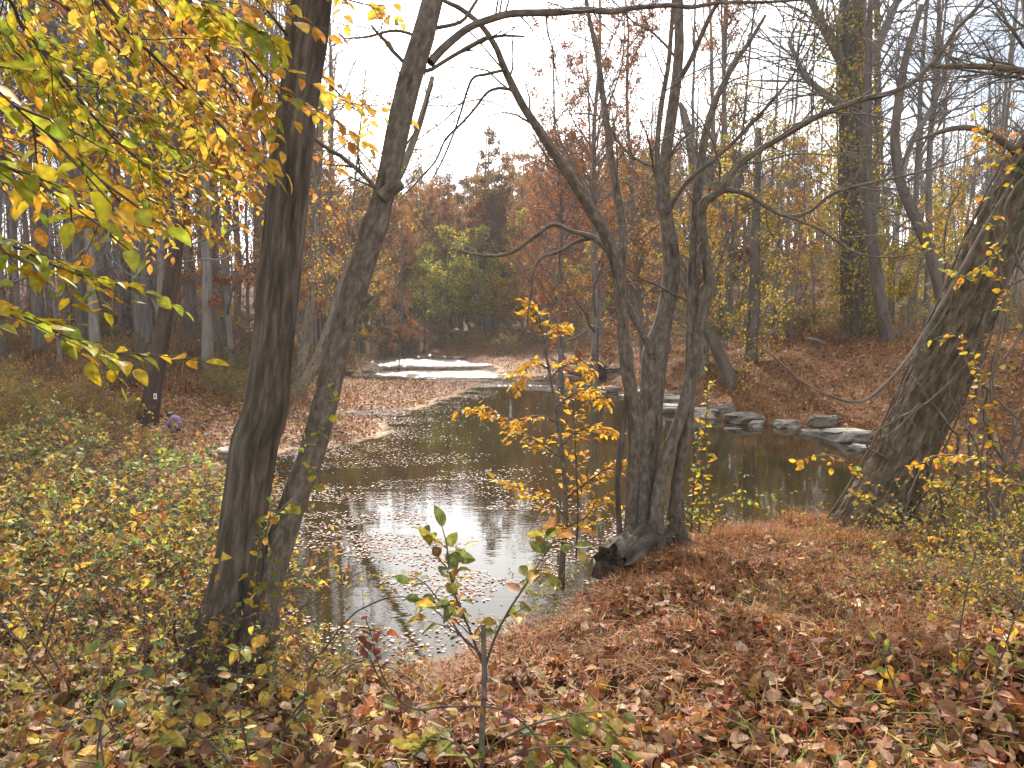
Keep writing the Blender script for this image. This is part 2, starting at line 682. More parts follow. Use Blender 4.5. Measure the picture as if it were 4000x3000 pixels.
# ------------------------------------------------------------------ terrain
SHORE = np.array([
    (-1.0, 6.15), (-1.6, 6.6), (-2.5, 7.9), (-3.5, 10), (-4.6, 13), (-5.6, 16.6), (-5.0, 17.9), (-4.2, 18.7), (-3.5, 20.7), (-3.6, 22.7),
    (-3.9, 24.0), (-3.4, 26), (-2.9, 28.2), (-2.1, 30), (-1.9, 33), (-1.2, 35.5), (-2.6, 37.3), (-5.6, 36.2), (-7.8, 35), (-9.0, 37.5), (-8.4, 41),
    (-8.6, 46), (-9.6, 54), (-11, 61), (-16, 67), (-30, 74), (-60, 78), (-60, 84), (-28, 80), (-13, 72), (-7.5, 65), (-4.8, 59), (-2.9, 53),
    (-1.0, 46.5), (-1.2, 41.5), (.2, 40.2), (2.4, 40.6), (4.0, 39.5), (3.5, 36), (3.9, 33), (4.7, 30.8), (5.2, 26.8), (6.0, 23.6), (6.8, 22), (8.0, 22), (8.7, 20.9),
    (8.9, 18.8), (10, 16.6), (13, 14.2), (22, 12), (60, 9), (60, 2), (14, 5.4), (9, 7.2), (6, 7.8), (4.2, 8.1), (3.3, 8.3), (2.4, 8.2), (1.2, 7.6), (.4, 6.95),
    (-.16, 6.2), (-.55, 6.05)])
LANDZ = np.array([
    (0, 0, 1.6), (-3, 0, 1.6), (3, 0, 1.68), (0, -6, 1.6), (0, 3, 1.56), (3, 3, 1.66), (1.5, 4.6, 1.44), (-3, 3, 1.45), (-1.5, 4.2, 1.47), (-.9, 4.9, .48), (-.95, 5.5, .15), (-.75, 4.3, .92), (-.9, 3.6, 1.3), (.1, 5.1, 1.2), (.4, 5.8, 1.04), (.85, 5.75, .92), (1.6, 5.6, 1.25),
    (1.1, 6.4, 1.22), (2.0, 6.9, 1.36), (3.2, 7, 1.12), (4.2, 6.6, .95), (6, 5, 1.3), (8, 4, 1.5), (12, 2, 1.6),
    (-5, 5, 1.2), (-3.2, 6.5, .95), (-6, 8, .95), (-8, 12, .7), (-7, 16, .5), (-9.6, 20, .28), (-7, 21, .22), (-14, 20, .8), (-14, 14, 1.2), (-15, 8, 1.5), (-12, 26, .9), (-9, 27, .4),
    (-16, 30, 1.8), (-22, 40, 2.4), (-14, 38, 1.5), (-12, 45, 1.8), (-30, 30, 2.4), (-20, 60, 2.6), (-40, 50, 3), (-40, 20, 2.2),
    (-5, 20, .14), (-4.6, 22.5, .12), (-4.8, 27, .12), (-5.5, 31, .14), (-4, 34, .10), (-7, 32, .3),
    (9, 24, 1.0), (8, 23.2, .5), (10, 27, 2.2), (13, 24, 2.3), (12, 32, 2.3), (7, 30, 1.3), (14, 19, 2.0), (20, 16, 2.3),
    (4, 44, .45), (2, 47, .4), (0, 53, .5), (7, 42, 1.0), (10, 47, 1.8), (16, 44, 2.5), (30, 35, 2.6), (40, 20, 2.5),
    (-12, 90, 3), (2, 66, 1.4), (20, 70, 3), (-34, 95, 4), (0, 100, 6), (30, 100, 8), (-50, 120, 7), (0, 150, 15), (80, 150, 16), (-80, 150, 10), (150, 60, 8), (-150, 60, 8), (0, 200, 20), (150, 200, 20), (-150, 200, 14), (0, -30, 2), (60, -20, 2), (-60, -20, 2)], float)
BANKW = np.array([(0, 6, .95), (1.1, 7, 1.0), (3, 8, 1.0), (6, 8, 1.2), (-1.5, 6.6, 1.6), (-3, 9, 2.6), (-6, 15, 3), (-4, 22, 1.2), (-3, 30, 1.2), (-9, 42, 2),
                  (7, 22, 4.5), (5, 27, 4), (9, 19, 4.5), (4, 36, 3), (0, 43, 6), (-10, 60, 4), (12, 14, 4)], float)


def _tps_fit(c, lam=.02):
    n = len(c)
    d = np.hypot(c[:, None, 0] - c[None, :, 0], c[:, None, 1] - c[None, :, 1]) / 10
    K = np.where(d > 0, d * d * np.log(np.maximum(d, 1e-9)), 0) + lam * np.eye(n)
    Q = np.hstack([np.ones((n, 1)), c[:, :2] / 10])
    A = np.block([[K, Q], [Q.T, np.zeros((3, 3))]])
    return np.linalg.solve(A, np.concatenate([c[:, 2], np.zeros(3)]))


# near control points are dense, far ones sparse: warp radius so that the spline stays calm
def _warp(x, y):
    r = np.hypot(x, y)
    k = np.log1p(r / 8) * 8 / np.maximum(r, 1e-6)
    return x * k, y * k


_lw = LANDZ.copy()
_lw[:, 0], _lw[:, 1] = _warp(LANDZ[:, 0], LANDZ[:, 1])
_tw = _tps_fit(_lw)


def _land(x, y):
    xw, yw = _warp(x, y)
    d = np.hypot(xw[:, None] - _lw[None, :, 0], yw[:, None] - _lw[None, :, 1]) / 10
    return np.where(d > 1e-9, d * d * np.log(np.maximum(d, 1e-9)), 0) @ _tw[:-3] + _tw[-3] + _tw[-2] * xw / 10 + _tw[-1] * yw / 10


def shore_dist(x, y):
    """distance to the waterline, positive on land"""
    a = SHORE
    b = np.roll(SHORE, -1, 0)
    x, y = np.asarray(x, float), np.asarray(y, float)
    best = np.full(x.shape, 1e9)
    ins = np.zeros(x.shape, bool)
    for (ax, ay), (bx, by) in zip(a, b):
        ex, ey = bx - ax, by - ay
        t = np.clip(((x - ax) * ex + (y - ay) * ey) / (ex * ex + ey * ey), 0, 1)
        best = np.minimum(best, (x - ax - t * ex) ** 2 + (y - ay - t * ey) ** 2)
        cond = ((ay > y) != (by > y)) & (x < ex * (y - ay) / (ey if ey != 0 else 1e-9) + ax)
        ins ^= cond
    d = np.sqrt(best)
    return np.where(ins, -d, d)


def zf(x, y):
    x, y = np.atleast_1d(np.asarray(x, float)), np.atleast_1d(np.asarray(y, float))
    o = np.empty(len(x))
    for s in range(0, len(x), 20000):
        xs, ys = x[s:s + 20000], y[s:s + 20000]
        sd = shore_dist(xs, ys)
        r = np.hypot(xs, ys)
        sd = sd + np.clip(r * .03, .05, .6) * 2 * fbm(xs * 1.1, ys * 1.1, 5, 3)
        zl = np.clip(_land(xs, ys), .06, 24)
        dd = (xs[:, None] - BANKW[None, :, 0]) ** 2 + (ys[:, None] - BANKW[None, :, 1]) ** 2 + .3
        wt = 1 / dd ** 1.5
        bw = (wt * BANKW[None, :, 2]).sum(1) / wt.sum(1)
        k = sstep(sd / bw)
        z = np.where(sd > 0, zl * k + .02, -.7 * sstep(-sd / 2.5))
        bump = .24 * fbm(xs * .9, ys * .9, 20, 3) + .20 * fbm(xs * 2.6, ys * 2.6, 30, 3)
        z = z + np.where(sd > 0, bump * np.minimum(zl, 1.2) * k, 0)
        z = z - .30 * np.exp(-((xs + 5.0) / 1.0) ** 2 - ((ys - 24.6) / .9) ** 2)
        o[s:s + 20000] = z
    return o


def z1(x, y):
    return float(zf([x], [y])[0])


def hit(px, py, dmax=160):
    """where the line of sight through a pixel meets the ground or water"""
    ds = np.concatenate([np.arange(1.2, 12, .03), np.arange(12, 50, .1), np.arange(50, dmax, .5)])
    pts = np.array([P(px, py, d) for d in (1.0, 2.0)])
    v = pts[1] - pts[0]
    q = pts[0] + v * (ds[:, None] - 1.0)
    z = np.maximum(zf(q[:, 0], q[:, 1]), 0)
    i = np.argmax(q[:, 2] <= z)
    return q[i] if q[i, 2] <= z[i] else q[-1]


def axis_grid(lo, hi, a, b, fine, grow):
    g = list(np.arange(a, b, fine))
    s = fine
    x = a
    left = []
    while x > lo:
        s *= grow
        x -= s
        left.append(x)
    s = fine
    x = g[-1]
    while x < hi:
        s *= grow
        x += s
        g.append(x)
    return np.array(left[::-1] + g)


gx = axis_grid(-190, 190, -7, 7, .11, 1.045)
gy = axis_grid(-40, 230, 1.4, 9.5, .09, 1.028)
GX, GY = np.meshgrid(gx, gy)
gz = zf(GX.ravel(), GY.ravel())
nx, ny = len(gx), len(gy)
ii = (np.arange(ny - 1)[:, None] * nx + np.arange(nx - 1)[None]).ravel()
gT = np.concatenate([np.stack([ii, ii + 1, ii + nx + 1], 1), np.stack([ii, ii + nx + 1, ii + nx], 1)])
gV = np.stack([GX.ravel(), GY.ravel(), gz], 1)
gsd = shore_dist(gV[:, 0], gV[:, 1])
c_soil, c_litter, c_grass, c_sand, c_bed = lin('#43332a'), lin('#6e523f'), lin('#71543a'), lin('#b09a86'), lin('#3a2f1e')
nn = vnoise(gV[:, 0] * .5, gV[:, 1] * .5, 77)[:, None]
gC = c_litter * (1 - nn) + c_grass * nn
gC = np.where((np.hypot(gV[:, 0], gV[:, 1]) < 11)[:, None], c_soil * .8 + gC * .2, gC)
bar = np.exp(-((gV[:, 0] + 4.6) / 2.6) ** 4 - ((gV[:, 1] - 24) / 9.0) ** 6) + np.exp(-((gV[:, 0] - 1) / 6) ** 4 - ((gV[:, 1] - 46) / 7) ** 4) * .8
bar = np.clip(bar, 0, 1)[:, None]
gC = gC * (1 - bar) + c_sand * bar
gC = np.where((gz < 0)[:, None], c_bed, gC)
ground = build(MB().add(gV, gT, gC), 'ground', M_GROUND)
tag(ground, 'leaf strewn river banks and forest floor', 'ground', kind='structure')

# water sheet, a little choppier where the river runs over stones
wx = axis_grid(-70, 70, -14, 12, .24, 1.12)
wy = axis_grid(-5, 95, 5, 68, .24, 1.2)
WX, WY = np.meshgrid(wx, wy)
mx_, my_ = len(wx), len(wy)
ii = (np.arange(my_ - 1)[:, None] * mx_ + np.arange(mx_ - 1)[None]).ravel()
wT = np.concatenate([np.stack([ii, ii + 1, ii + mx_ + 1], 1), np.stack([ii, ii + mx_ + 1, ii + mx_], 1)])
wxr, wyr = WX.ravel(), WY.ravel()
rif = .006 + 0 * wxr
for cx, cy, sx, sy, a in ((-6.5, 52, 6, 3.6, .9), (-2.2, 41.5, 5, 2.2, .8), (-4, 60, 6, 3, .6), (3.5, 33.0, 2.6, .9, .55), (.5, 34.5, 2.5, .5, .45)):
    rif = np.maximum(rif, a * np.exp(-((wxr - cx) / sx) ** 4 - ((wyr - cy) / sy) ** 4))
rif = rif * (.6 + .8 * vnoise(wxr * .5, wyr * 1.2, 8))
wave = np.clip(rif - .05, 0, 1) * .16 * (vnoise(wxr * 1.1, wyr * 1.9, 15) + .5 * vnoise(wxr * 2.3, wyr * 3.1, 16) - .75)
water = build(MB().add(np.stack([wxr, wyr, wave], 1), wT, np.repeat(np.minimum(rif, .35)[:, None], 3, 1)), 'water', M_WATER)
tag(water, 'calm brown river reflecting trees and pale sky', 'water', kind='structure')

# ------------------------------------------------------------------ background trees: prototypes, then copies
def grow(seed, h, r, n1=26, crown0=.25, len1=.24, ang1=58, up1=.25, n2=5, n3=5, lean=.03, leaf=None, tmpl=LEAF2, sides=8, trunk_mat=None, low=6, foot=1.35):
    """returns {part: mesh} for a tree standing at the origin"""
    rg = np.random.default_rng(seed)
    K = 14
    tt = np.linspace(0, 1, K)
    off = np.cumsum(rg.normal(0, lean, (K, 2)), 0) * h / K * 1.6
    ln = rg.normal(0, lean, 2) * h
    tp = np.stack([off[:, 0] + ln[0] * tt, off[:, 1] + ln[1] * tt, tt * h], 1)
    tp -= tp[0]
    tp[0, 2] = -.25
    tr = r * (1 - .82 * tt ** 1.1)
    tr[0] *= foot
    tm = MB()
    V, T, bk = tubes(tp[None], tr[None], sides, .06, seed)
    tm.add(V, T, None, bk)
    bm = MB()
    B1, R1 = spawn(tp[None], tr[None], n1, crown0, .97, len1, ang1, up1, 6, rg, wig=.16, rr=.42, rmin=.012, fall=.55)
    if low:
        Bl, Rl = spawn(tp[None], tr[None], low, .08, crown0 + .2, .1, 78, .05, 6, rg, wig=.22, rr=.14, rmin=.010, fall=.2)
        B1, R1 = np.concatenate([B1, Bl]), np.concatenate([R1, Rl])
    V, T, bk = tubes(B1, R1, 4)
    bm.add(V, T, None, bk)
    B2, R2 = spawn(B1, R1, n2, .2, 1, .5, 42, .15, 5, rg, wig=.2, rr=.6, rmin=.007)
    V, T, bk = tubes(B2, R2, 3)
    bm.add(V, T, None, bk)
    tips = B2
    if n3:
        B3, R3 = spawn(B2, R2, n3, .15, 1, .55, 38, .12, 3, rg, wig=.2, rr=.6, rmin=.005)
        V, T, bk = tubes(B3, R3, 3, cap=False)
        bm.add(V, T, None, bk)
        tips = B3
    res = {'trunk': tm.mesh('trunk', trunk_mat or M_BARK_F), 'branches': bm.mesh('branches', M_TWIGF)}
    if leaf:
        n, size, cols, z0 = leaf
        p, t = on_twigs(tips, int(n * 1.3), rg)
        p = p[p[:, 2] > z0 * h][:n]
        k = len(p)
        # clumps: shared hue over a patch of the crown
        clump = fbm(p[:, 0] * .9 + seed, p[:, 2] * .9 + p[:, 1], seed, 2)[:, None]
        p = p + rg.normal(0, size * .8, (k, 3))
        C = palette(k, cols, rg, .18) * (1 + .7 * clump)
        V, T, C = leaves(p, rand_dirs(k, rg), rand_dirs(k, rg) + np.array([0, 0, .5]), rg.uniform(.6, 1.25, k) * size, .75, tmpl, C)
        fm = MB().add(V, T, C)
        res['foliage'] = fm.mesh('foliage', M_LEAF, smooth=False)
    return res


def plant_proto(name, parts, label, cat, group):
    o = thing(name, (0, 0, 0), label, cat, group)
    for k, me in parts.items():
        link(k, me, o)
    return o


class Kind:
    """prototypes of one kind; the first placements move the prototypes, the later ones copy them"""

    def __init__(self, protos):
        self.protos, self.used = protos, [False] * len(protos)

    def place(self, i, x, y, rz, sc, tint=None, z=None, lean=(0, 0), trunk_tint=None, label=None, group=None):
        i = i % len(self.protos)
        o = self.protos[i]
        if self.used[i]:
            o = copy_tree(o)
        self.used[i] = True
        o.location = (x, y, z1(x, y) if z is None else z)
        o.rotation_euler = (lean[0], lean[1], rz)
        o.scale = (sc, sc, sc) if np.isscalar(sc) else sc
        for ch in o.children:
            if tint is not None and ch.name.startswith('foliage'):
                ch.color = (*tint, 1)
            elif trunk_tint is not None and not ch.name.startswith('foliage'):
                ch.color = (*trunk_tint, 1)
            else:
                ch.color = (1, 1, 1, 1)
        if label:
            o['label'] = label
        if group:
            o['group'] = group
        return o


ORANGE = [(lin('#a26b3c'), 3), (lin('#86563a'), 2), (lin('#b8803e'), 2), (lin('#b08a40'), 1.2), (lin('#7a6038'), 1.3)]
RED = [(lin('#8f5a3c'), 3), (lin('#a06a40'), 3), (lin('#74503a'), 2), (lin('#b88348'), 1.6)]
YELLOW = [(lin('#cda52e'), 3), (lin('#d8b23a'), 2), (lin('#b59a34'), 2), (lin('#c88a2c'), 1.2), (lin('#8f9434'), 1)]
YGREEN = [(lin('#a9a03a'), 3), (lin('#8a8f38'), 2.5), (lin('#c2ac3c'), 2), (lin('#6c7a34'), 1.5), (lin('#c09a3c'), 1)]
OLIVE = [(lin('#8c8238'), 3), (lin('#6e7034'), 2), (lin('#a08c3c'), 2), (lin('#8a6a30'), 1.5)]
BROWN = [(lin('#7d5230'), 3), (lin('#94602f'), 2), (lin('#6a4628'), 2), (lin('#a5763a'), 1)]

WOOD_L = 'tall bare straight trunk in the wood behind the brushy bank'
G_WOOD_L = 'bare trees of the wood beyond the brushy bank'
bare = Kind([plant_proto('forest_tree', grow(100 + s, 23 + 2.5 * (s % 3), .16 + .03 * (s % 4), 30, .28 + .05 * (s % 3), .2, 48, .3, 6, 6, .016 + .006 * (s % 3)), WOOD_L, 'tree', G_WOOD_L) for s in range(6)])
poles = Kind([plant_proto('young_forest_tree', grow(140 + s, 13 + s, .075, 20, .25, .2, 50, .3, 4, 4, .03, sides=6, low=5), 'slender bare young tree among the tall trunks', 'tree', 'slender young trees in the wood') for s in range(3)])
oak = Kind([plant_proto('autumn_tree', grow(160 + s, 15 + s, .2, 30, .2, .27, 60, .25, 6, 5, .025, (9500, .19, ORANGE if s != 1 else OLIVE + ORANGE, .1)), 'rusty orange leaved tree on the far hillside', 'tree', 'autumn trees on the far hillside') for s in range(3)])
brownt = Kind([plant_proto('russet_tree', grow(170 + s, 17 + s, .2, 30, .2, .25, 55, .3, 6, 5, .02, (6500, .17, BROWN, .12)), 'thin brown leaved tree on the far hillside', 'tree', 'brown trees on the far hillside') for s in range(2)])
green = Kind([plant_proto('riverside_tree', grow(180 + s, 7 + s, .10, 26, .06, .42, 66, .12, 6, 4, .04, (5200, .15, OLIVE if s else YGREEN, .04), sides=6, low=0), 'olive green bushy tree at the river bend', 'tree', 'bushy green trees at the river bend') for s in range(2)])
under = Kind([plant_proto('understory_tree', grow(190 + s, 6.5 + s, .07, 20, .1, .34, 58, .2, 5, 4, .05, (1500, .085, ORANGE if s == 2 else YELLOW, .08), sides=6, low=0), 'small yellow leaved tree growing under the tall trunks', 'tree', 'yellow understory trees') for s in range(3)])
maple = Kind([plant_proto('red_maple', grow(210 + s, 17, .15, 44, .12, .28, 52, .3, 7, 5, .03, (12500, .088, RED, .1), LEAF2), 'red leaved maple against the open sky at the river', 'tree', 'red maples along the river') for s in range(2)])

# the wood on the brushy bank
rg = np.random.default_rng(5)
pl = []
tries = 0
while len(pl) < 160 and tries < 4000:
    tries += 1
    d = 27 + 62 * rg.random() ** 1.0
    px = rg.uniform(-350, 1380)
    x = (px - 2000) / FPX * d
    if shore_dist(np.array([x]), np.array([d]))[0] < 1.5 or any((x - a) ** 2 + (d - b) ** 2 < 1.3 for a, b in pl):
        continue
    if px > 1120 and d < 45:
        continue
    pl.append((x, d))
for i, (x, d) in enumerate(pl):
    g = rg.uniform(.75, 1.25)
    if i % 4 == 3:
        poles.place(i, x, d, rg.uniform(0, 6.28), rg.uniform(.8, 1.3), lean=tuple(rg.normal(0, .03, 2)), trunk_tint=(g, g, g))
    else:
        bare.place(i, x, d, rg.uniform(0, 6.28), rg.uniform(.8, 1.15) * (1.0 if i % 7 else 1.2), lean=tuple(rg.normal(0, .022, 2)), trunk_tint=(g, g * .98, g * .96))
# the wood on the rocky bank
pr = []
tries = 0
while len(pr) < 90 and tries < 4000:
    tries += 1
    d = 29 + 62 * rg.random()
    px = rg.uniform(2250, 4400)
    x = (px - 2000) / FPX * d
    if shore_dist(np.array([x]), np.array([d]))[0] < 5 or any((x - a) ** 2 + (d - b) ** 2 < 2.5 for a, b in pr):
        continue
    pr.append((x, d))
for i, (x, d) in enumerate(pr):
    g = rg.uniform(.7, 1.15)
    if i % 3 == 2:
        poles.place(i, x, d, rg.uniform(0, 6.28), rg.uniform(.8, 1.4), lean=tuple(rg.normal(0, .05, 2)), trunk_tint=(g, g, g),
                    label='slender bare young tree behind the rocky bank', group='slender young trees behind the rocks')
    else:
        bare.place(i, x, d, rg.uniform(0, 6.28), rg.uniform(.7, 1.0), lean=tuple(rg.normal(0, .04, 2)), trunk_tint=(g, g * .98, g * .95),
                   label='tall bare tree in the wood behind the rocky bank', group='bare trees of the wood behind the rocks')


def placed(kind, spots, **kw):
    for i, s in enumerate(spots):
        px, d, sc = s[:3]
        x = (px - 2000) / FPX * d
        kind.place(i, x, d, rg.uniform(0, 6.28), sc, tint=s[3] if len(s) > 3 else None, lean=tuple(rg.normal(0, .03, 2)), **kw)


# far hillside closing the river view
hill = []
for k in range(84):
    d = rg.uniform(72, 150)
    hill.append((rg.uniform(1150, 2900) if k % 4 else rg.uniform(2300, 4200), d, rg.uniform(.72, 1.1), tuple(rg.uniform(.75, 1.25) * np.array([1, rg.uniform(.85, 1.15), rg.uniform(.8, 1.1)]))))
placed(oak, hill[:46])
placed(brownt, hill[46:])
placed(bare, [(rg.uniform(1500, 2400), rg.uniform(95, 140), rg.uniform(.7, .85)) for _ in range(22)], label='bare grey tree standing on the far hilltop', group='bare trees on the far hilltop')
placed(green, [(1750, 66, 1.25), (1660, 70, 1.0, (.85, .95, 1)), (1880, 68, 1.2), (1560, 73, .8, (.8, .9, .9)), (1980, 64, .9, (1.2, .8, .6)), (2080, 62, 1.0, (1.25, .75, .5)), (2210, 58, .8, (1.1, .8, .6))])
placed(oak, [(1330, 62, .75), (1420, 60, .8), (1280, 52, .6, (1.3, 1.35, 1.2)), (1230, 44, .5, (1.4, 1.5, 1.2)), (1940, 74, .9), (2130, 70, .8), (2330, 60, .7)], label='rusty orange tree crowding the river bend', group='orange trees at the river bend')
placed(under, [(1330, 40, .9), (1260, 36, .8), (1180, 33, .75), (1400, 47, .95), (1450, 54, 1.0), (980, 33, .5), (860, 31, .55), (1090, 37, .7), (620, 36, .6), (760, 42, .7), (250, 34, .5), (430, 38, .6)])
placed(under, [(2740, 31, 1.1), (2900, 34, .95), (3020, 36, 1.2), (3180, 33, .9), (2620, 38, 1.0), (3300, 40, 1.1), (3560, 30, .8), (3750, 28, .7), (3900, 33, 1.0), (2450, 42, 1.1), (2350, 47, 1.0), (3090, 29.5, .7), (3640, 38, 1.2), (2250, 52, .9)],
       label='yellow leaved understory tree behind the rocky bank', group='understory trees behind the rocks')
placed(green, [(3480, 33, .7, (1.05, .95, .7)), (2960, 40, .9, (1.1, 1, .7)), (3700, 44, .9), (2700, 46, .9, (1.2, .85, .6))], label='olive bushy tree behind the rocky bank', group='bushy trees behind the rocks')
for px, d, sc, tint, lab in (
        (2330, 31, 1.05, (1, 1, 1), 'red leaved maple rising behind the stem clump against the open sky'),
        (2190, 34, .9, (1.05, .95, .9), 'reddish brown maple with open crown beyond the driftwood logs'),
        (2520, 35, 1.0, (.95, .95, 1), 'dark red maple behind the ledge rocks'),
        (2130, 52, .8, (1.1, 1, .9), 'small red maple on the flat at the river bend'),
        (2860, 38, 1.05, (1.1, 1.05, .9), 'orange red maple behind the broad brown rock'),
        (1560, 50, .62, (1.1, 1.1, 1), 'thin russet maple at the head of the sand bar'),
        (1330, 47, .62, (1.25, 1.2, .9), 'small orange maple over the drift pile'),
        (900, 30, .95, (1.2, 1.25, 1.0), 'tall orange brown maple behind the two stemmed tree'),
        (1080, 38, 1.0, (1.3, 1.35, 1), 'golden brown maple beside the upright pale sycamore'),
        (350, 36, 1.0, (1.1, 1.1, 1), 'russet maple behind the trail sign'),
        (-50, 26, .9, (1.2, 1.2, 1), 'russet maple at the edge of the brushy bank'),
        (650, 44, 1.0, (1.25, 1.2, 1), 'pale russet maple deep in the wood behind the marked tree')):
    o = maple.place(int(px) // 10, (px - 2000) / FPX * d, d, rg.uniform(0, 6.28), sc, tint=tint, lean=tuple(rg.normal(0, .03, 2)), label=lab)
    if 'group' in o:
        del o['group']
# more crowns crowding the bend and the foot of the hill
crowd = [(rg.uniform(1250, 2480), rg.uniform(72, 108), rg.uniform(.6, .95), tuple(rg.uniform(.8, 1.3) * np.array([1, rg.uniform(.9, 1.2), rg.uniform(.75, 1.05)]))) for _ in range(76)]
placed(oak, crowd[:40])
placed(brownt, crowd[40:66])
placed(green, [(c[0], c[1] - 4, c[2] * 1.5, c[3]) for c in crowd[66:]], label='tall olive tree at the foot of the far hill', group='olive trees at the foot of the far hill')

# the wood goes on behind: one mass of far trunks and twigs
rg = np.random.default_rng(71)
n = 620
a = rg.uniform(-.95, .95, n)
d = rg.uniform(88, 150, n)
x = a * d
ok = ~((x > -28) & (x < -2) & (d < 98))
x, d = x[ok], d[ok]
n = len(x)
z = zf(x, d)
h = rg.uniform(11, 19, n)
tp = np.stack([np.stack([x + t * rg.normal(0, .6, n), d + 0 * x, z - .3 + h * t], 1) for t in (0, .35, .7, 1)], 1)
tr = rg.uniform(.09, .2, n)[:, None] * np.array([1, .8, .5, .12])[None]
mb = MB()
V, T, bk = tubes(tp, tr, 4)
mb.add(V, T, None, bk)
B1, R1 = spawn(tp, tr, 12, .2, 1, .26, 45, .35, 4, rg, wig=.15, rr=.35, rmin=.03)
V, T, bk = tubes(B1, R1, 3, cap=False)
mb.add(V, T, None, bk)
B2, R2 = spawn(B1, R1, 5, .2, 1, .6, 38, .2, 3, rg, wig=.18, rr=.6, rmin=.022)
V, T, bk = tubes(B2, R2, 3, cap=False)
mb.add(V, T, None, bk)
far_wood = build(mb, 'far_wood', M_TWIGF)
tag(far_wood, 'far grey brown mass of bare trees closing the view behind both banks', 'wood', kind='stuff')
k = 60000
p, t = on_twigs(B2, k, rg)
p = p + rg.normal(0, .35, p.shape)
p = p[rg.random(k) < .35 + .65 * sstep((vnoise(p[:, 0] * .16, p[:, 2] * .3, 3) - .35) / .3)]
k = len(p)
V, T, C = leaves(p, rand_dirs(k, rg), rand_dirs(k, rg), rg.uniform(.18, .38, k), .8, LEAF2, palette(k, BROWN + ORANGE + OLIVE, rg, .2))
build(MB().add(V, T, C), 'foliage', M_LEAF, far_wood, smooth=False)['kind'] = 'stuff'

# ------------------------------------------------------------------ leaf litter, grass, floating leaves
rg = np.random.default_rng(21)
LIT_R = [(lin('#a0765a'), 3), (lin('#84583f'), 3), (lin('#bf9c82'), 2.4), (lin('#a5653c'), 1.8), (lin('#5e3e2d'), 2.8), (lin('#d2b9a2'), 1.3), (lin('#ad8748'), .8), (lin('#84402e'), .4), (lin('#75723c'), .35)]
LIT_L = [(lin('#9c7a5a'), 3), (lin('#7d5a42'), 2.6), (lin('#bda188'), 2.2), (lin('#604636'), 2.4), (lin('#b89c48'), 2.2), (lin('#98883e'), 1.2), (lin('#9c6240'), 1.2), (lin('#d0bca6'), 1), (lin('#6c7040'), .9)]


LIT_R = [(c * np.array([1.0, .95, .82]), w_) for c, w_ in LIT_R]
LIT_L = [(c * np.array([1.0, .96, .82]), w_) for c, w_ in LIT_L]


def ground_normal(x, y):
    e = .08
    z0, zx, zy = zf(x, y), zf(x + e, y), zf(x, y + e)
    return z0, nrm(np.stack([-(zx - z0) / e, -(zy - z0) / e, np.ones_like(z0)], 1))


def scatter(n, y0, y1, xf0, xf1, rg, power=1.0):
    y = y0 + (y1 - y0) * rg.random(n) ** power
    a, b = xf0(y), xf1(y)
    return a + (b - a) * rg.random(n), y


def litter(n, y0, y1, xf0, xf1, size, cols, tmpl, tilt, lift, power=1.0, keep=None):
    x, y = scatter(n, y0, y1, xf0, xf1, rg, power)
    z, nm = ground_normal(x, y)
    ok = z > .025
    if keep is not None:
        ok &= keep(x, y, z)
    x, y, z, nm = x[ok], y[ok], z[ok], nm[ok]
    k = len(x)
    ln_ = rg.uniform(size[0], size[1], k)
    nm = nm + rg.normal(0, tilt, (k, 3))
    p = np.stack([x, y, z + rg.random(k) ** 2 * lift + .004], 1)
    return leaves(p, rand_dirs(k, rg) * np.array([1, 1, .35]), nm, ln_, rg.uniform(.5, .85, k), tmpl, palette(k, cols, rg, .2), rg.normal(.2, .9, k))


mb = MB()
mb.add(*litter(50000, 3.6, 9.4, lambda y: -.15 * y - .2, lambda y: .74 * y + 1.0, (.032, .078), LIT_R, LEAF4, .55, .07, .85))
mb.add(*litter(20000, 1.3, 3.8, lambda y: -.15 * y - .2, lambda y: .74 * y + 1.0, (.034, .082), LIT_R, LEAF8, .6, .08, .85))
mb.add(*litter(38000, 3.6, 9.4, lambda y: -.76 * y - 1.0, lambda y: -.13 * y + .1, (.034, .095), LIT_L, LEAF4, .55, .07, .85))
mb.add(*litter(15000, 1.3, 3.8, lambda y: -.76 * y - 1.0, lambda y: -.13 * y + .1, (.036, .1), LIT_L, LEAF8, .6, .08, .85))
leaf_litter = build(mb, 'leaf_litter', M_DRY, smooth=False)
tag(leaf_litter, 'thick layer of dry brown and tan fallen leaves on the near bank', 'leaf litter', kind='stuff')
mb = MB()
mb.add(*litter(46000, 9.2, 42, lambda y: -.78 * y - 1, lambda y: -.1 * y, (.06, .13), LIT_L[:5] + [(lin('#9a5a34'), 4), (lin('#caa488'), 2)], LEAF2, .35, .05))
mb.add(*litter(26000, 15, 45, lambda y: .05 * y, lambda y: .78 * y, (.06, .14), LIT_R, LEAF2, .35, .06))
far_litter = build(mb, 'fallen_leaves', M_DRY, smooth=False)
tag(far_litter, 'reddish brown fallen leaves scattered over the banks across the water', 'fallen leaves', kind='stuff')


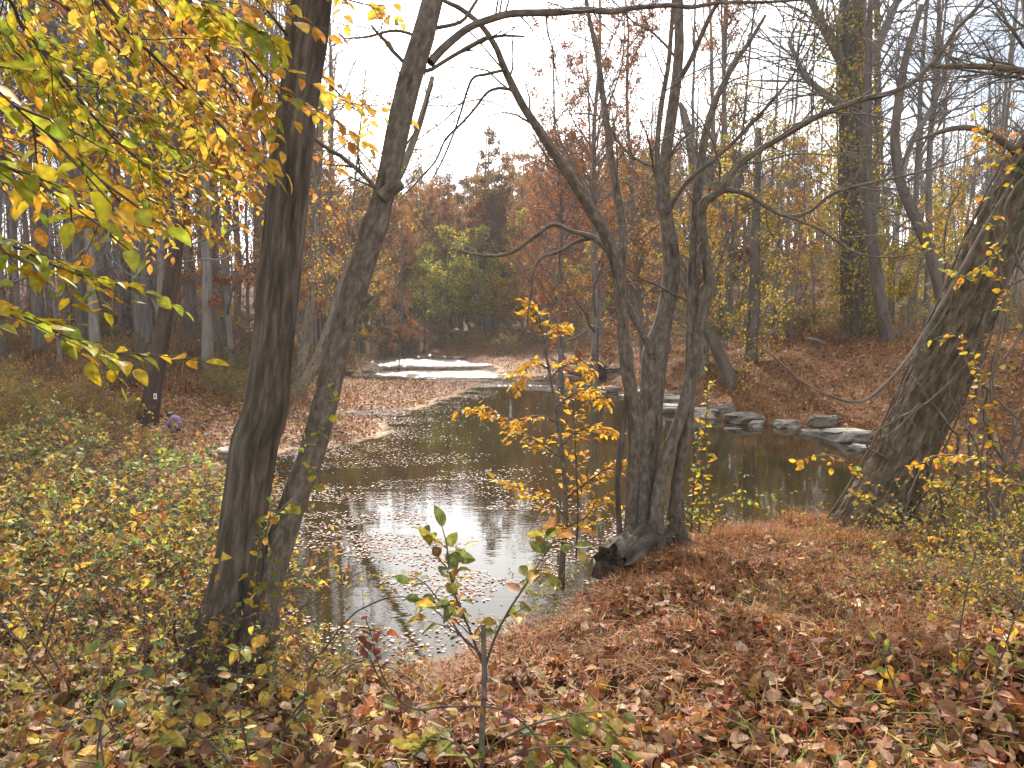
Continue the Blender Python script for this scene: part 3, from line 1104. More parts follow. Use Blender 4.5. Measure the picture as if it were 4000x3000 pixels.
def blades(n, y0, y1, xf0, xf1, hgt, wid, cols, keep=None, lean=.5, power=1.0):
    x, y = scatter(n, y0, y1, xf0, xf1, rg, power)
    z = zf(x, y)
    ok = z > .03
    if keep is not None:
        ok &= keep(x, y, z)
    x, y, z = x[ok], y[ok], z[ok]
    k = len(x)
    h = rg.uniform(hgt[0], hgt[1], k)[:, None]
    a = rg.uniform(0, 6.283, k)
    d = np.stack([np.cos(a), np.sin(a), np.zeros(k)], 1)
    s = np.stack([-np.sin(a), np.cos(a), np.zeros(k)], 1)
    w_ = np.broadcast_to(wid, (k,))[:, None] * rg.uniform(.6, 1.4, (k, 1))
    b = np.stack([x, y, z - .01], 1)
    ll = lean * rg.uniform(.3, 1.5, (k, 1))
    m = b + d * h * ll * .35 + np.array([0, 0, 1]) * h * .62
    t = b + d * h * ll * 1.0 + np.array([0, 0, 1]) * h * (1 - .35 * ll)
    V = np.stack([b - s * w_, b + s * w_, m - s * w_ * .8, m + s * w_ * .8, t], 1)
    T = np.array([[0, 1, 3], [0, 3, 2], [2, 3, 4]])[None] + (np.arange(k) * 5)[:, None, None]
    return V.reshape(-1, 3), T.reshape(-1, 3), np.repeat(palette(k, cols, rg, .2), 5, 0)


STRAW = [(lin('#b06a38'), 2), (lin('#a37048'), 3), (lin('#84573c'), 3), (lin('#ba8e62'), 2), (lin('#967a48'), 1), (lin('#64402c'), 1.2)]
GRN = [(lin('#6f8a2e'), 2), (lin('#8f9a44'), 2), (lin('#a8a050'), 1), (lin('#4f6a28'), 1)]
OCHRE = [(lin('#a98a48'), 3), (lin('#96733c'), 3), (lin('#7a7a3c'), 1.5), (lin('#a8683a'), 2)]


def patch(f, lo, seed):
    return lambda x, y, z: vnoise(x * f, y * f, seed) + .15 * rg.random(len(x)) > lo


mb = MB()
mb.add(*blades(70000, 3.2, 8.8, lambda y: -.14 * y - .05, lambda y: .62 * y, (.05, .17), .0026, STRAW, lambda x, y, z: vnoise(x * 1.1, y * 1.1, 3) + .15 * rg.random(len(x)) > .78 - .075 * y, 1.0))
mb.add(*blades(9000, 1.6, 8.6, lambda y: -.1 * y, lambda y: .75 * y + .6, (.08, .2), .003, OCHRE + STRAW, None, .9))
mb.add(*blades(6000, 1.5, 8, lambda y: -.7 * y - .6, lambda y: -.1 * y, (.06, .18), .003, OCHRE + STRAW, None, .9))
crest = blades(9000, 6.1, 7.7, lambda y: .75 + 0 * y, lambda y: 3.4 + 0 * y, (.10, .27), .0026, STRAW + [(lin('#bf7a3c'), 4)], None, .8)
mb.add(*crest)
tag(build(mb, 'dry_grass', M_GRASS, smooth=False), 'fine rust coloured dried grass standing on the near mound', 'dry grass', kind='stuff')
mb = MB()
mb.add(*blades(1500, 1.6, 6.8, lambda y: .1 * y, lambda y: .72 * y + .5, (.08, .2), .004, GRN, patch(1.1, .56, 9), 1.1))
mb.add(*blades(500, 1.5, 6, lambda y: -.7 * y - .5, lambda y: -.2 * y, (.08, .2), .004, GRN, patch(1.1, .55, 19), 1.1))
tag(build(mb, 'green_grass', M_GRASS, smooth=False), 'sparse green grass blades poking through the near leaves', 'grass', kind='stuff')
mb = MB()
mb.add(*blades(26000, 17, 46, lambda y: .08 * y, lambda y: .78 * y, (.08, .34), .010, OCHRE + STRAW, patch(.45, .35, 4), .7))
mb.add(*blades(16000, 24, 52, lambda y: -.8 * y, lambda y: -.2 * y, (.15, .45), .012, STRAW, patch(.3, .45, 6), .7))
tag(build(mb, 'bank_grass', M_GRASS, smooth=False), 'matted orange brown dead grass on the far banks', 'dry grass', kind='stuff')

FLOATC = [(lin('#b08a76'), 3), (lin('#9c7260'), 2.4), (lin('#c8b2a2'), 1.8), (lin('#7a5242'), 2), (lin('#94603e'), 1), (lin('#5c4032'), 1.2)]
n = 420000
x = rg.uniform(-10, 14, n)
y = 6 + 42 * rg.random(n) ** 1.7
sd = shore_dist(x, y)
z = zf(x, y)
ok = z < .0
x, y, sd = x[ok], y[ok], sd[ok]
streak = vnoise(x * .75 + y * .3, y * 1.5, 41) * .65 + vnoise(x * 2.0, y * 4.0, 43) * .35
zoneA = np.exp(-((x + .3) / 2.6) ** 4 - ((y - 10.2) / 2.7) ** 4)
zoneL = np.exp(-((x + 2.2) / 2.3) ** 4 - ((y - 12) / 5.5) ** 4)
edge = np.exp(-np.maximum(-sd, 0) / .7) * (x < -.5) * (y > 13)
flat = np.exp(-((x + 1.2) / 3.5) ** 4 - ((y - 36.5) / 3.0) ** 4)
prob = .005 + .75 * zoneA * sstep((streak - .45) / .12) + .5 * zoneL * sstep((streak - .50) / .12) + .9 * edge * sstep((streak - .3) / .3) + .4 * flat * sstep((streak - .45) / .2)
prob *= np.clip(y / 14, .45, 1.4)
ok = rg.random(len(x)) < prob * .9
x, y = x[ok], y[ok]
k = len(x)
nm = np.array([[0, 0, 1.0]]) + rg.normal(0, .07, (k, 3))
p = np.stack([x, y, np.full(k, .004) + rg.random(k) * .006], 1)
V, T, C = leaves(p, rand_dirs(k, rg) * np.array([1, 1, .05]), nm, rg.uniform(.028, .066, k), rg.uniform(.5, .9, k), LEAF2, palette(k, FLOATC, rg, .15), rg.uniform(0, .35, k))
tag(build(MB().add(V, T, C), 'floating_leaves', M_FLOAT, smooth=False), 'rafts of small pinkish tan leaves floating on the river', 'floating leaves', kind='stuff')
print('floating', k)

# leaves blanketing the sand bar and the flat at the bend
mb = MB()
mb.add(*litter(26000, 16, 38, lambda y: -9.0 + 0 * y, lambda y: -1.0 + 0 * y, (.05, .10), FLOATC, LEAF2, .25, .02, 1.0, lambda x, y, z: z < .3))
mb.add(*litter(9000, 38, 56, lambda y: -3 + 0 * y, lambda y: 6 + 0 * y, (.07, .14), FLOATC, LEAF2, .25, .02, 1.0, lambda x, y, z: z < .5))
tag(build(mb, 'stranded_leaves', M_DRY, smooth=False), 'pale fallen leaves stranded across the sand bar', 'stranded leaves', kind='stuff')


# the largest fallen leaves, one by one
def lobed(nl, depth, seed, ln_=1.0, wd=.8):
    rr = np.random.default_rng(seed)
    m = 22
    V = [[.45, 0, 0]]
    for i in range(m):
        a = 2 * math.pi * i / m
        q = 1 - depth * (.5 + .5 * math.cos(nl * a + .6)) * (1 if abs(math.sin(a)) > .2 else .3)
        V.append([.5 - .5 * math.cos(a) * q * ln_, wd * .5 * math.sin(a) * q, 0])
    V = np.array(V)
    V[:, 2] = .22 * np.abs(V[:, 1]) ** 1.2 + .18 * (V[:, 0] - .5) ** 2 + rr.normal(0, .03, len(V))
    T = [[0, 1 + i, 1 + (i + 1) % m] for i in range(m)]
    return V, np.array(T)


def mottled(t, seed):
    rr = np.random.default_rng(seed)
    return np.clip(rr.normal(1, .16, (len(t[0]), 1)), .5, 1.4) * np.clip(rr.normal(1, .05, (len(t[0]), 3)), .8, 1.2)


FALLEN = [MB().add(*t, mottled(t, 5)).mesh('fallen_leaf', M_DRY) for t in (lobed(7, .45, 1, 1, .7), lobed(5, .5, 2, 1, .95), lobed(9, .4, 3, 1, .62), LEAFB, lobed(1, .05, 4, 1, .55))]


def put_leaf(me, name, parent, pos, axis, normal, ln_, wr, col, curl=1.0, origin=(0, 0, 0)):
    a = nrm(np.asarray(axis, float))
    nn_ = np.asarray(normal, float)
    nn_ = nrm(nn_ - (nn_ @ a) * a)
    s = np.cross(nn_, a)
    o = link(name, me, parent)
    m = Matrix.Identity(4)
    q = np.asarray(pos, float) - np.asarray(origin, float)
    for i in range(3):
        m[i][0], m[i][1], m[i][2], m[i][3] = a[i] * ln_, s[i] * ln_ * wr, nn_[i] * ln_ * curl, q[i]
    o.matrix_basis = m
    o.color = (*col, 1)
    return o


x, y = scatter(900, 1.9, 6.5, lambda y: -.7 * y, lambda y: .7 * y, rg, 1.0)
z, nm = ground_normal(x, y)
ok = np.nonzero((z > .6))[0][:290]
for j in ok:
    cols = LIT_R if x[j] > -.3 else LIT_L
    put_leaf(FALLEN[rg.integers(0, 5)], 'fallen_leaf', ground, (x[j], y[j], z[j] + rg.uniform(.015, .05)), rand_dirs(1, rg)[0] * np.array([1, 1, .3]), nm[j] + rg.normal(0, .35, 3),
             rg.uniform(.07, .125), rg.uniform(.8, 1.1), palette(1, cols[:6], rg, .15)[0] * 1.1, rg.choice([-1.2, .8, 1.5]))

for j in range(70):
    x0, y0 = scatter(1, 1.9, 7.5, lambda y: -.7 * y, lambda y: .7 * y, rg)
    x0, y0 = float(x0[0]), float(y0[0])
    if z1(x0, y0) < .5:
        continue
    a_ = rg.uniform(0, 6.283)
    L_ = rg.uniform(.12, .5)
    q = np.linspace(-.5, .5, 7)
    bx = x0 + math.cos(a_) * L_ * q + rg.normal(0, .008, 7)
    by = y0 + math.sin(a_) * L_ * q + rg.normal(0, .008, 7)
    bz_ = zf(bx, by) + .045 + rg.normal(0, .006, 7) + rg.uniform(-.04, .06) * q
    mb = MB()
    rr_ = np.linspace(1, .5, 7) * rg.uniform(.0022, .006)
    pth = np.stack([bx, by, bz_], 1)
    V, T, bk = tubes(pth[None], rr_[None], 6, .15, j)
    mb.add(V, T, None, bk)
    tag(build(mb, 'fallen_twig', M_TWIG if j % 2 else M_VINE, None, pth[3]), ('dark' if j % 2 else 'pale') + ' fallen twig lying on the near leaf litter', 'twig', 'fallen twigs on the near litter')

# ------------------------------------------------------------------ near trees
def twigs_on(Pt, R, n1, n2, rg, l1=(.3, .9), l2=(.1, .35), ang=45, up=.25, t0=.25, rm=.003, sides=4, n3=0):
    """side shoots on a stem -> (branch polylines, fine polylines, arrays for the mesh)"""
    q, r = resample(Pt, R, 24)
    B1, R1 = spawn(q[None], r[None], n1, t0, 1, .3, ang, up, 7, rg, length=l1, wig=.17, rr=.3, rmin=rm)
    R1 = np.minimum(R1, .012)
    B2, R2 = spawn(B1, R1, n2, .2, 1, .5, 40, up * .6, 5, rg, length=l2, wig=.2, rr=.6, rmin=rm * .6)
    return B1, R1, B2, R2


def add_tubes(mb, B, R, sides):
    V, T, bk = tubes(B, R, sides)
    mb.add(V, T, None, bk)


rg = np.random.default_rng(31)
# --- two-stemmed tree at the water's edge
DA = 4.2
baseA = np.array([*P(915, 2420, DA)[:2], 0])
baseA[2] = z1(baseA[0], baseA[1])
treeA = thing('two_stemmed_tree', baseA, 'grey brown tree of two leaning stems growing from one base beside the gully', 'tree')
A1 = stem([(900, 2560, 400), (912, 2420, 280), (930, 2250, 205), (950, 2050, 185), (978, 1850, 182), (1000, 1720, 178), (1038, 1600, 172), (1062, 1400, 162), (1085, 1150, 158), (1105, 950, 158), (1125, 750, 158), (1150, 500, 150), (1178, 300, 148), (1195, 170, 158), (1210, 60, 150), (1235, -150, 140), (1270, -600, 120), (1300, -1100, 95)], (DA, DA - .1), 8)
mb = MB()
add_stem(mb, *A1, sides=40, lump=.05, seed=3)
trunkA = build(mb, 'trunk', M_BARK_A, treeA, baseA)
trunkA['label'] = 'thick upright stem with flaking bark'
A2 = stem([(990, 2480, 210), (1020, 2350, 150), (1055, 2230, 128), (1100, 2100, 112), (1160, 1920, 104), (1215, 1780, 100), (1265, 1600, 98), (1305, 1420, 96), (1350, 1250, 96), (1400, 1080, 100), (1440, 960, 96), (1465, 880, 104), (1485, 810, 88), (1515, 700, 86), (1560, 480, 86), (1600, 320, 90), (1650, 150, 86), (1690, 0, 78), (1740, -200, 70), (1800, -600, 55)], (DA, DA + .5), 8)
mb = MB()
add_stem(mb, *A2, sides=32, lump=.045, seed=8)
k2 = build(mb, 'trunk', M_BARK_B, treeA, baseA)
k2['label'] = 'thinner stem leaning towards the water'
mb = MB()
add_stem(mb, *stem([(1490, 770, 60), (1530, 735, 52), (1560, 722, 46), (1572, 716, 30)], DA + .25, 4), sides=14, lump=.14, seed=4)
build(mb, 'branch_stub', M_BARK_B, treeA, baseA)
mb = MB()
add_stem(mb, *stem([(1385, 1200, 56), (1425, 1172, 44), (1450, 1150, 22)], DA + .22, 4), sides=10, lump=.15, seed=5)
build(mb, 'branch_stub', M_BARK_B, treeA, baseA)
A3 = stem([(1680, 245, 34), (1730, 190, 30), (1830, 110, 27), (1930, 70, 26), (2010, 52, 27), (2170, 48, 26), (2290, 38, 24), (2380, 45, 22), (2480, 30, 19), (2620, 20, 17), (2700, 28, 16), (2820, 10, 14), (3000, 8, 11), (3250, -10, 7)], (DA + .45, DA + 1.2), 7)
mb = MB()
add_stem(mb, *A3, sides=14, lump=.06, seed=6)
build(mb, 'limb', M_BARK_B, treeA, baseA)
mbA = MB()
A4 = stem([(1640, 150, 12), (1580, 125, 12), (1520, 122, 11), (1430, 145, 9), (1340, 150, 5)], DA + .6, 5)
A5 = stem([(1470, 735, 12), (1420, 715, 9), (1370, 690, 5), (1330, 660, 3)], DA + .3, 4)
A6 = stem([(1700, 110, 16), (1800, 85, 14), (1850, 20, 12), (1900, -60, 9)], DA + .6, 4)
A7 = stem([(1690, 330, 9), (1640, 480, 7), (1590, 560, 6), (1545, 640, 3)], DA + .7, 4)
for s in (A4, A5, A6, A7):
    mb = MB()
    add_stem(mb, *s, sides=7)
    build(mb, 'limb', M_BARK_B, treeA, baseA)
for s, n1_, t0 in ((A3, 16, .15), (A2, 6, .55), (A4, 4, .2), (A7, 5, .1)):
    B1, R1, B2, R2 = twigs_on(*s, n1_, 4, rg, (.25, .8), (.1, .4), 55, -.1, t0, .0022)
    add_tubes(mbA, B1, R1, 4)
    add_tubes(mbA, B2, R2, 3)
build(mbA, 'branches', M_BARK_B, treeA, baseA)

# --- clump of stems on the point, with its cut-off old butt
DB = 6.5
baseB = np.array([*P(2510, 2130, DB)[:2], 0])
baseB[2] = z1(baseB[0], baseB[1])
treeB = thing('clump_tree', baseB, 'clump of slender grey stems rising from a cut old stump on the point', 'tree')
S1 = stem([(2455, 2150, 95), (2462, 2050, 62), (2470, 1900, 58), (2478, 1700, 60), (2470, 1560, 60), (2448, 1420, 66), (2435, 1280, 54), (2425, 1150, 56), (2412, 1050, 62), (2392, 980, 56), (2350, 890, 52), (2290, 790, 52), (2220, 680, 46), (2150, 575, 42), (2090, 485, 38), (2040, 410, 36), (1990, 310, 34), (1960, 240, 30), (1935, 180, 27), (1880, 100, 24), (1800, 35, 22), (1745, 8, 18), (1650, -40, 14)], (DB, DB - 1.0), 6)
S1b = stem([(2425, 1060, 40), (2436, 950, 37), (2425, 840, 34), (2405, 720, 34), (2388, 620, 32), (2372, 500, 30), (2352, 350, 26), (2335, 220, 24), (2310, 110, 20), (2290, 0, 17), (2270, -200, 12)], (DB - .1, DB + .1), 6)
S1c = stem([(2438, 1160, 30), (2460, 1210, 28), (2492, 1270, 28), (2525, 1335, 30), (2545, 1385, 30)], (DB - .05, DB), 5)
S2 = stem([(2500, 2180, 190), (2500, 2080, 140), (2505, 1950, 126), (2518, 1800, 118), (2535, 1650, 112), (2552, 1480, 110), (2562, 1370, 118), (2590, 1260, 84), (2618, 1120, 80), (2622, 1000, 76), (2605, 860, 64), (2590, 740, 60), (2598, 620, 52), (2620, 480, 50), (2640, 340, 48), (2652, 200, 44), (2652, 80, 40), (2650, -80, 34), (2640, -400, 24)], (DB, DB + .3), 6)
S2b = stem([(2585, 820, 34), (2572, 700, 26), (2568, 560, 25), (2585, 400, 24), (2610, 260, 22), (2622, 120, 20), (2635, -60, 16)], (DB - .15, DB - .2), 6)
S2c = stem([(2645, 320, 26), (2690, 250, 24), (2735, 150, 22), (2775, 60, 20), (2815, -10, 16), (2860, -120, 10)], (DB + .1, DB - .3), 5)
S3 = stem([(2560, 2200, 90), (2562, 2060, 76), (2575, 1900, 62), (2612, 1760, 58), (2655, 1640, 54), (2690, 1500, 56), (2702, 1350, 58), (2706, 1200, 56), (2712, 1050, 54), (2718, 900, 48), (2722, 780, 42), (2740, 640, 38), (2752, 540, 36), (2785, 420, 30), (2830, 320, 26), (2880, 230, 24), (2930, 160, 18), (2990, 60, 12)], (DB - .15, DB + .2), 6)
S4 = stem([(2640, 2160, 110), (2640, 2020, 84), (2648, 1880, 62), (2668, 1740, 56), (2688, 1620, 54), (2700, 1500, 50), (2712, 1400, 44), (2735, 1260, 46), (2768, 1120, 54), (2762, 1040, 46), (2748, 930, 42), (2742, 840, 42), (2752, 790, 42), (2800, 755, 38), (2832, 715, 34), (2880, 650, 31), (2960, 590, 29), (3080, 520, 27), (3180, 462, 27), (3280, 420, 25), (3380, 385, 26), (3470, 365, 24), (3560, 325, 22), (3620, 270, 21), (3680, 200, 19), (3740, 110, 18), (3810, 40, 16), (3900, -80, 12)], (DB + .15, DB - .8), 6)
S4b = stem([(2790, 760, 26), (2850, 742, 24), (2930, 765, 22), (2990, 805, 21), (3060, 840, 19), (3120, 842, 17), (3180, 815, 15), (3220, 780, 14), (3280, 745, 13), (3400, 715, 12), (3520, 690, 10), (3700, 640, 8), (3900, 560, 5)], (DB - .1, DB - .6), 6)
S4c = stem([(3060, 840, 13), (3120, 862, 13), (3210, 900, 12), (3270, 945, 11), (3340, 985, 9), (3440, 1005, 8), (3560, 995, 6), (3700, 960, 4)], (DB - .35, DB - .7), 6)
S5 = stem([(2612, 830, 24), (2640, 770, 21), (2700, 695, 20), (2780, 630, 19), (2850, 570, 18), (2930, 490, 17), (3010, 400, 15), (3100, 290, 9), (3200, 120, 5)], (DB + .1, DB - .5), 6)
S6 = stem([(2400, 1010, 34), (2360, 960, 30), (2310, 925, 26), (2240, 905, 20), (2160, 878, 19), (2095, 920, 18), (2000, 985, 15), (1920, 1000, 13), (1840, 990, 10), (1770, 975, 6), (1700, 1000, 3)], (DB - .2, DB + .3), 6)
S6b = stem([(2305, 930, 20), (2250, 945, 18), (2180, 985, 15), (2120, 1005, 13), (2085, 1055, 12), (2075, 1150, 10), (2062, 1230, 8), (2058, 1310, 5), (2045, 1400, 3)], (DB - .05, DB - .2), 6)
S7 = stem([(1975, 272, 12), (1900, 290, 12), (1848, 305, 10), (1820, 370, 9), (1790, 470, 8), (1740, 600, 7), (1690, 700, 5)], (DB - .8, DB - .4), 6)
S8 = stem([(2000, 350, 13), (1945, 345, 12), (1900, 365, 10), (1850, 430, 9), (1800, 485, 9), (1740, 545, 8), (1700, 630, 7), (1620, 720, 6), (1560, 780, 4)], (DB - .7, DB - .2), 6)
for q_ in (S1, S1b, S1c, S2, S2b, S2c, S3, S4, S4b, S4c, S5, S6, S6b):
    q_[1][:] *= np.where(q_[0][:, 2] > baseB[2] + .35, .84, 1.0)
for s, sd_, lab in ((S1, 60, 'leftward leaning stem of the clump'), (S2, 61, 'stoutest central stem of the clump'), (S3, 62, None), (S4, 63, 'stem bending out into a long sweeping limb')):
    mb = MB()
    add_stem(mb, *s, sides=24, lump=.055, seed=sd_)
    o = build(mb, 'trunk', M_BARK_B, treeB, baseB)
    if lab:
        o['label'] = lab.replace('leftward leaning', 'far leaning')
for j, s in enumerate((S1b, S1c, S2b, S2c, S4b, S4c, S5, S6, S6b, S7, S8)):
    mb = MB()
    add_stem(mb, *s, sides=12, lump=.05, seed=70 + j)
    build(mb, 'limb', M_BARK_B, treeB, baseB)
mb = MB()
for s, n1_, t0 in ((S1, 9, .5), (S1b, 9, .2), (S2, 8, .55), (S2b, 7, .2), (S2c, 8, .1), (S3, 12, .45), (S4, 26, .5), (S4b, 16, .2), (S4c, 9, .2), (S5, 12, .2), (S6, 8, .2), (S6b, 6, .1), (S8, 8, .3), (S7, 5, .3)):
    B1, R1, B2, R2 = twigs_on(*s, n1_, 5, rg, (.35, 1.25), (.12, .5), 48, .12, t0, .0026)
    add_tubes(mb, B1, R1, 4)
    add_tubes(mb, B2, R2, 3)
build(mb, 'branches', M_BARK_B, treeB, baseB)
# old butt, sawn long ago
mb = MB()
bp, br = stem([(2560, 2095, 130, 6.5), (2505, 2120, 150, 6.35), (2460, 2160, 170, 6.15), (2412, 2205, 185, 5.95), (2396, 2220, 190, 5.9)], 6, 5)
rough_ = np.random.default_rng(4)
V, T, bk = tubes(bp[None], br[None], 26, .2, 90, cap=False)
V[-26:] += nrm(bp[-1] - bp[-2]) * rough_.normal(0, .022, (26, 1)) + rough_.normal(0, .008, (26, 3))
mb.add(V, T, None, bk)
# hollow end: an inner tube going back into the butt
ip, ir = bp[::-1][:6], br[::-1][:6] * np.linspace(.66, .2, 6)
V2, T2, bk2 = tubes(ip[None], ir[None], 26, .3, 91)
mb.add(V2, T2, None, bk2)
ring0 = np.arange((len(bp) - 1) * 26, len(bp) * 26)
t_, u_, v_ = frames(bp[None])
stump = build(mb, 'stump', M_BARK_A, treeB, baseB)
mb = MB()
e_out = V[ring0]
t2, u2, v2 = frames(bp[::-1][None])
m_ = 26
ann = []
e_in = nrm(e_out - bp[-1]) * (br[-1] * .6) * rough_.uniform(.75, 1.15, (26, 1)) + bp[-1] - rough_.uniform(.0, .05, (26, 1)) * nrm(bp[-1] - bp[-2])
VV = np.vstack([e_out + .002 * nrm(bp[-1] - bp[-2]), e_in])
for q in range(m_):
    q2 = (q + 1) % m_
    ann += [[q, q2, m_ + q2], [q, m_ + q2, m_ + q]]
mb.add(VV, ann)
build(mb, 'cut_rim', M_BARK_A, stump, baseB)
for pts in ([(2600, 2140, 60), (2612, 2190, 44), (2606, 2250, 36), (2620, 2300, 20)], [(2640, 2140, 55), (2652, 2200, 38), (2640, 2260, 30), (2655, 2310, 16)], [(2560, 2150, 50), (2535, 2190, 42), (2560, 2220, 30), (2600, 2235, 24)], [(2520, 2160, 40), (2510, 2200, 34), (2545, 2215, 26)], [(2680, 2120, 48), (2720, 2160, 34), (2740, 2210, 16)]):
    mb = MB()
    add_stem(mb, *stem(pts, (DB - .05, DB - .35), 6), sides=10, lump=.16, seed=int(pts[0][0]))
    build(mb, 'root', M_BARK_A, treeB, baseB)

# woody vine hanging beside the clump
VB = P(2425, 2130, 6.3)
mb = MB()
add_stem(mb, *stem([(2428, 2140, 22), (2418, 2050, 24), (2412, 1900, 24), (2420, 1780, 26), (2436, 1640, 20), (2448, 1520, 16), (2470, 1400, 12), (2440, 1260, 9), (2432, 1120, 8), (2440, 980, 6)], (6.25, 6.35), 6), sides=9, lump=.12, seed=12)
tag(build(mb, 'woody_vine', M_BARK_A, None, VB), 'dark twisted woody vine climbing beside the stem clump', 'vine')

# --- big leaning tree with ridged bark
DC = 7.0
baseC = np.array([*P(3345, 2150, DC)[:2], 0])
baseC[2] = z1(baseC[0], baseC[1])
treeC = thing('leaning_tree', baseC, 'big leaning tree with deeply ridged bark hung with vines', 'tree')
cp_, cr_ = stem([(3280, 2270, 420), (3335, 2150, 330), (3400, 2030, 285), (3470, 1900, 262), (3545, 1750, 250), (3620, 1580, 240), (3690, 1420, 232), (3755, 1260, 226), (3815, 1110, 220), (3880, 960, 214), (3960, 790, 205), (4060, 590, 190), (4180, 360, 175), (4330, 60, 160), (4500, -300, 140)], (DC, DC - .2), 1)
cr_ = cr_ * .87
Lc = np.concatenate([[0], np.cumsum(np.linalg.norm(np.diff(cp_, axis=0), axis=1))])
nu, nth = 460, 250
us = np.linspace(0, Lc[-1], nu)
pp = cr_path(np.hstack([cp_, cr_[:, None]]), 30)
Lp = np.concatenate([[0], np.cumsum(np.linalg.norm(np.diff(pp[:, :3], axis=0), axis=1))])
us = np.linspace(0, Lp[-1], nu)
ctr = np.stack([np.interp(us, Lp, pp[:, i]) for i in range(3)], 1)
rad = np.interp(us, Lp, pp[:, 3])
t_, u_, v_ = frames(ctr[None])
th = np.linspace(0, 2 * math.pi, nth, endpoint=False)
TH, UU = np.meshgrid(th, us)
cx_, sx_ = np.cos(TH), np.sin(TH)
warp = 3.4 * fbm(UU * 1.6 + 2 * cx_, sx_ * 2 + 5, 51, 3) + 1.6 * fbm(UU * 7 + 6 * cx_, sx_ * 6, 55, 2)
ridge = 1 - np.abs(np.sin(TH * 17 + warp * 2.6 + UU * .5)) ** .7
ridge2 = 1 - np.abs(np.sin(TH * 17 - warp * 2.2 - UU * 3.0 + 1.3)) ** .8
brk = sstep((vnoise(UU * 11 + 3 * np.cos(TH * 7), TH * 9, 58) - .22) / .3)
disp = .046 * (.7 * ridge + .3 * ridge2) * (.3 + .7 * brk) + .012 * (fbm(UU * 14 + 11 * cx_, sx_ * 11, 59, 3)) + .028 * fbm(UU * .9 + cx_, sx_, 61, 2)
RR = rad[:, None] - .03 + disp * 1.05
VV = ctr[:, None] + RR[..., None] * (cx_[..., None] * u_[0][:, None] + sx_[..., None] * v_[0][:, None])
a = (np.arange(nu - 1)[:, None] * nth + np.arange(nth)[None])
b = (np.arange(nu - 1)[:, None] * nth + (np.arange(nth)[None] + 1) % nth)
TT = np.concatenate([np.stack([a, b, b + nth], -1).reshape(-1, 3), np.stack([a, b + nth, a + nth], -1).reshape(-1, 3)])
bkc = np.stack([rad[:, None] * cx_, rad[:, None] * sx_, UU], -1).reshape(-1, 3)
build(MB().add(VV.reshape(-1, 3), TT, None, bkc), 'trunk', M_BARK_C, treeC, baseC)
mb = MB()
C1 = stem([(4010, 640, 40), (3960, 585, 34), (3910, 550, 28), (3860, 520, 24), (3800, 502, 22), (3740, 500, 21), (3680, 512, 18), (3620, 535, 13), (3565, 552, 5)], (DC - .1, DC - .4), 6)
add_stem(mb, *C1, sides=12, lump=.12, seed=33)
build(mb, 'broken_limb', M_BARK_C, treeC, baseC)
C2 = stem([(4100, 520, 60), (4050, 300, 46), (4020, 120, 36), (4000, -60, 28)], (DC, DC + .4), 6)
C3 = stem([(4200, 330, 50), (4060, 290, 30), (3900, 265, 24), (3750, 258, 18), (3620, 262, 10)], (DC, DC + .2), 6)
mb = MB()
for s in (C2, C3):
    lm = MB()
    add_stem(lm, *s, sides=10, lump=.08, seed=35)
    build(lm, 'limb', M_BARK_C, treeC, baseC)
    B1, R1, B2, R2 = twigs_on(*s, 20, 6, rg, (.4, 1.5), (.2, .6), 50, .1, .1, .003)
    add_tubes(mb, B1, R1, 4)
    add_tubes(mb, B2, R2, 3)
build(mb, 'branches', M_BARK_C, treeC, baseC)

# vines wound on the leaning trunk and hanging beside it
q, r = resample(ctr, rad, 60)
for j in range(11):
    u0, u1 = rg.uniform(.0, .3), rg.uniform(.6, 1.0)
    uu = np.linspace(u0, u1, 26)
    ph = rg.uniform(2.2, 5.8) + np.cumsum(rg.normal(.03, .16, 26))
    ii_ = uu * 59
    c0 = np.stack([np.interp(ii_, np.arange(60), q[:, k]) for k in range(3)], 1)
    r0 = np.interp(ii_, np.arange(60), r)
    tt_, uu_, vv_ = frames(c0[None])
    off = (r0 + .018 + np.abs(rg.normal(0, .012, 26)))[:, None]
    pts = c0 + off * (np.cos(ph)[:, None] * uu_[0] + np.sin(ph)[:, None] * vv_[0])
    mb = MB()
    vr = rg.uniform(.006, .015)
    add_stem(mb, pts, np.full(26, vr) * np.linspace(1, .6, 26), sides=6, lump=.2, seed=j)
    tag(build(mb, 'climbing_vine', M_VINE, None, pts[0]), 'grey woody vine wound on the leaning ridged trunk', 'vine', 'vines wound on the leaning trunk')
for j in range(16):
    px0 = rg.uniform(3480, 3990)
    d0 = rg.uniform(5.6, 7.4)
    g0 = rg.uniform(2080, 2330)
    top = rg.uniform(600, 1500)
    bend = rg.normal(0, 90, 5)
    pts = [(px0 + bend[0], g0, 16), (px0 + bend[1] * .6, g0 - 250, 13), (px0 + bend[2] + 40, (g0 + top) / 2, 11), (px0 + bend[3] + 90, top + 200, 10), (px0 + bend[4] + 160, top, 7)]
    pth, rdd = stem(pts, (d0, d0 + rg.normal(0, .3)), 8)
    pth = pth + np.cumsum(rg.normal(0, .012, pth.shape), 0)
    mb = MB()
    add_stem(mb, pth, rdd * rg.uniform(.5, 1.2), sides=6, lump=.2, seed=j)
    tag(build(mb, 'hanging_vine', M_VINE, None, pth[0]), 'thin bare vine hanging beside the leaning tree', 'vine', 'vines hanging beside the leaning tree')

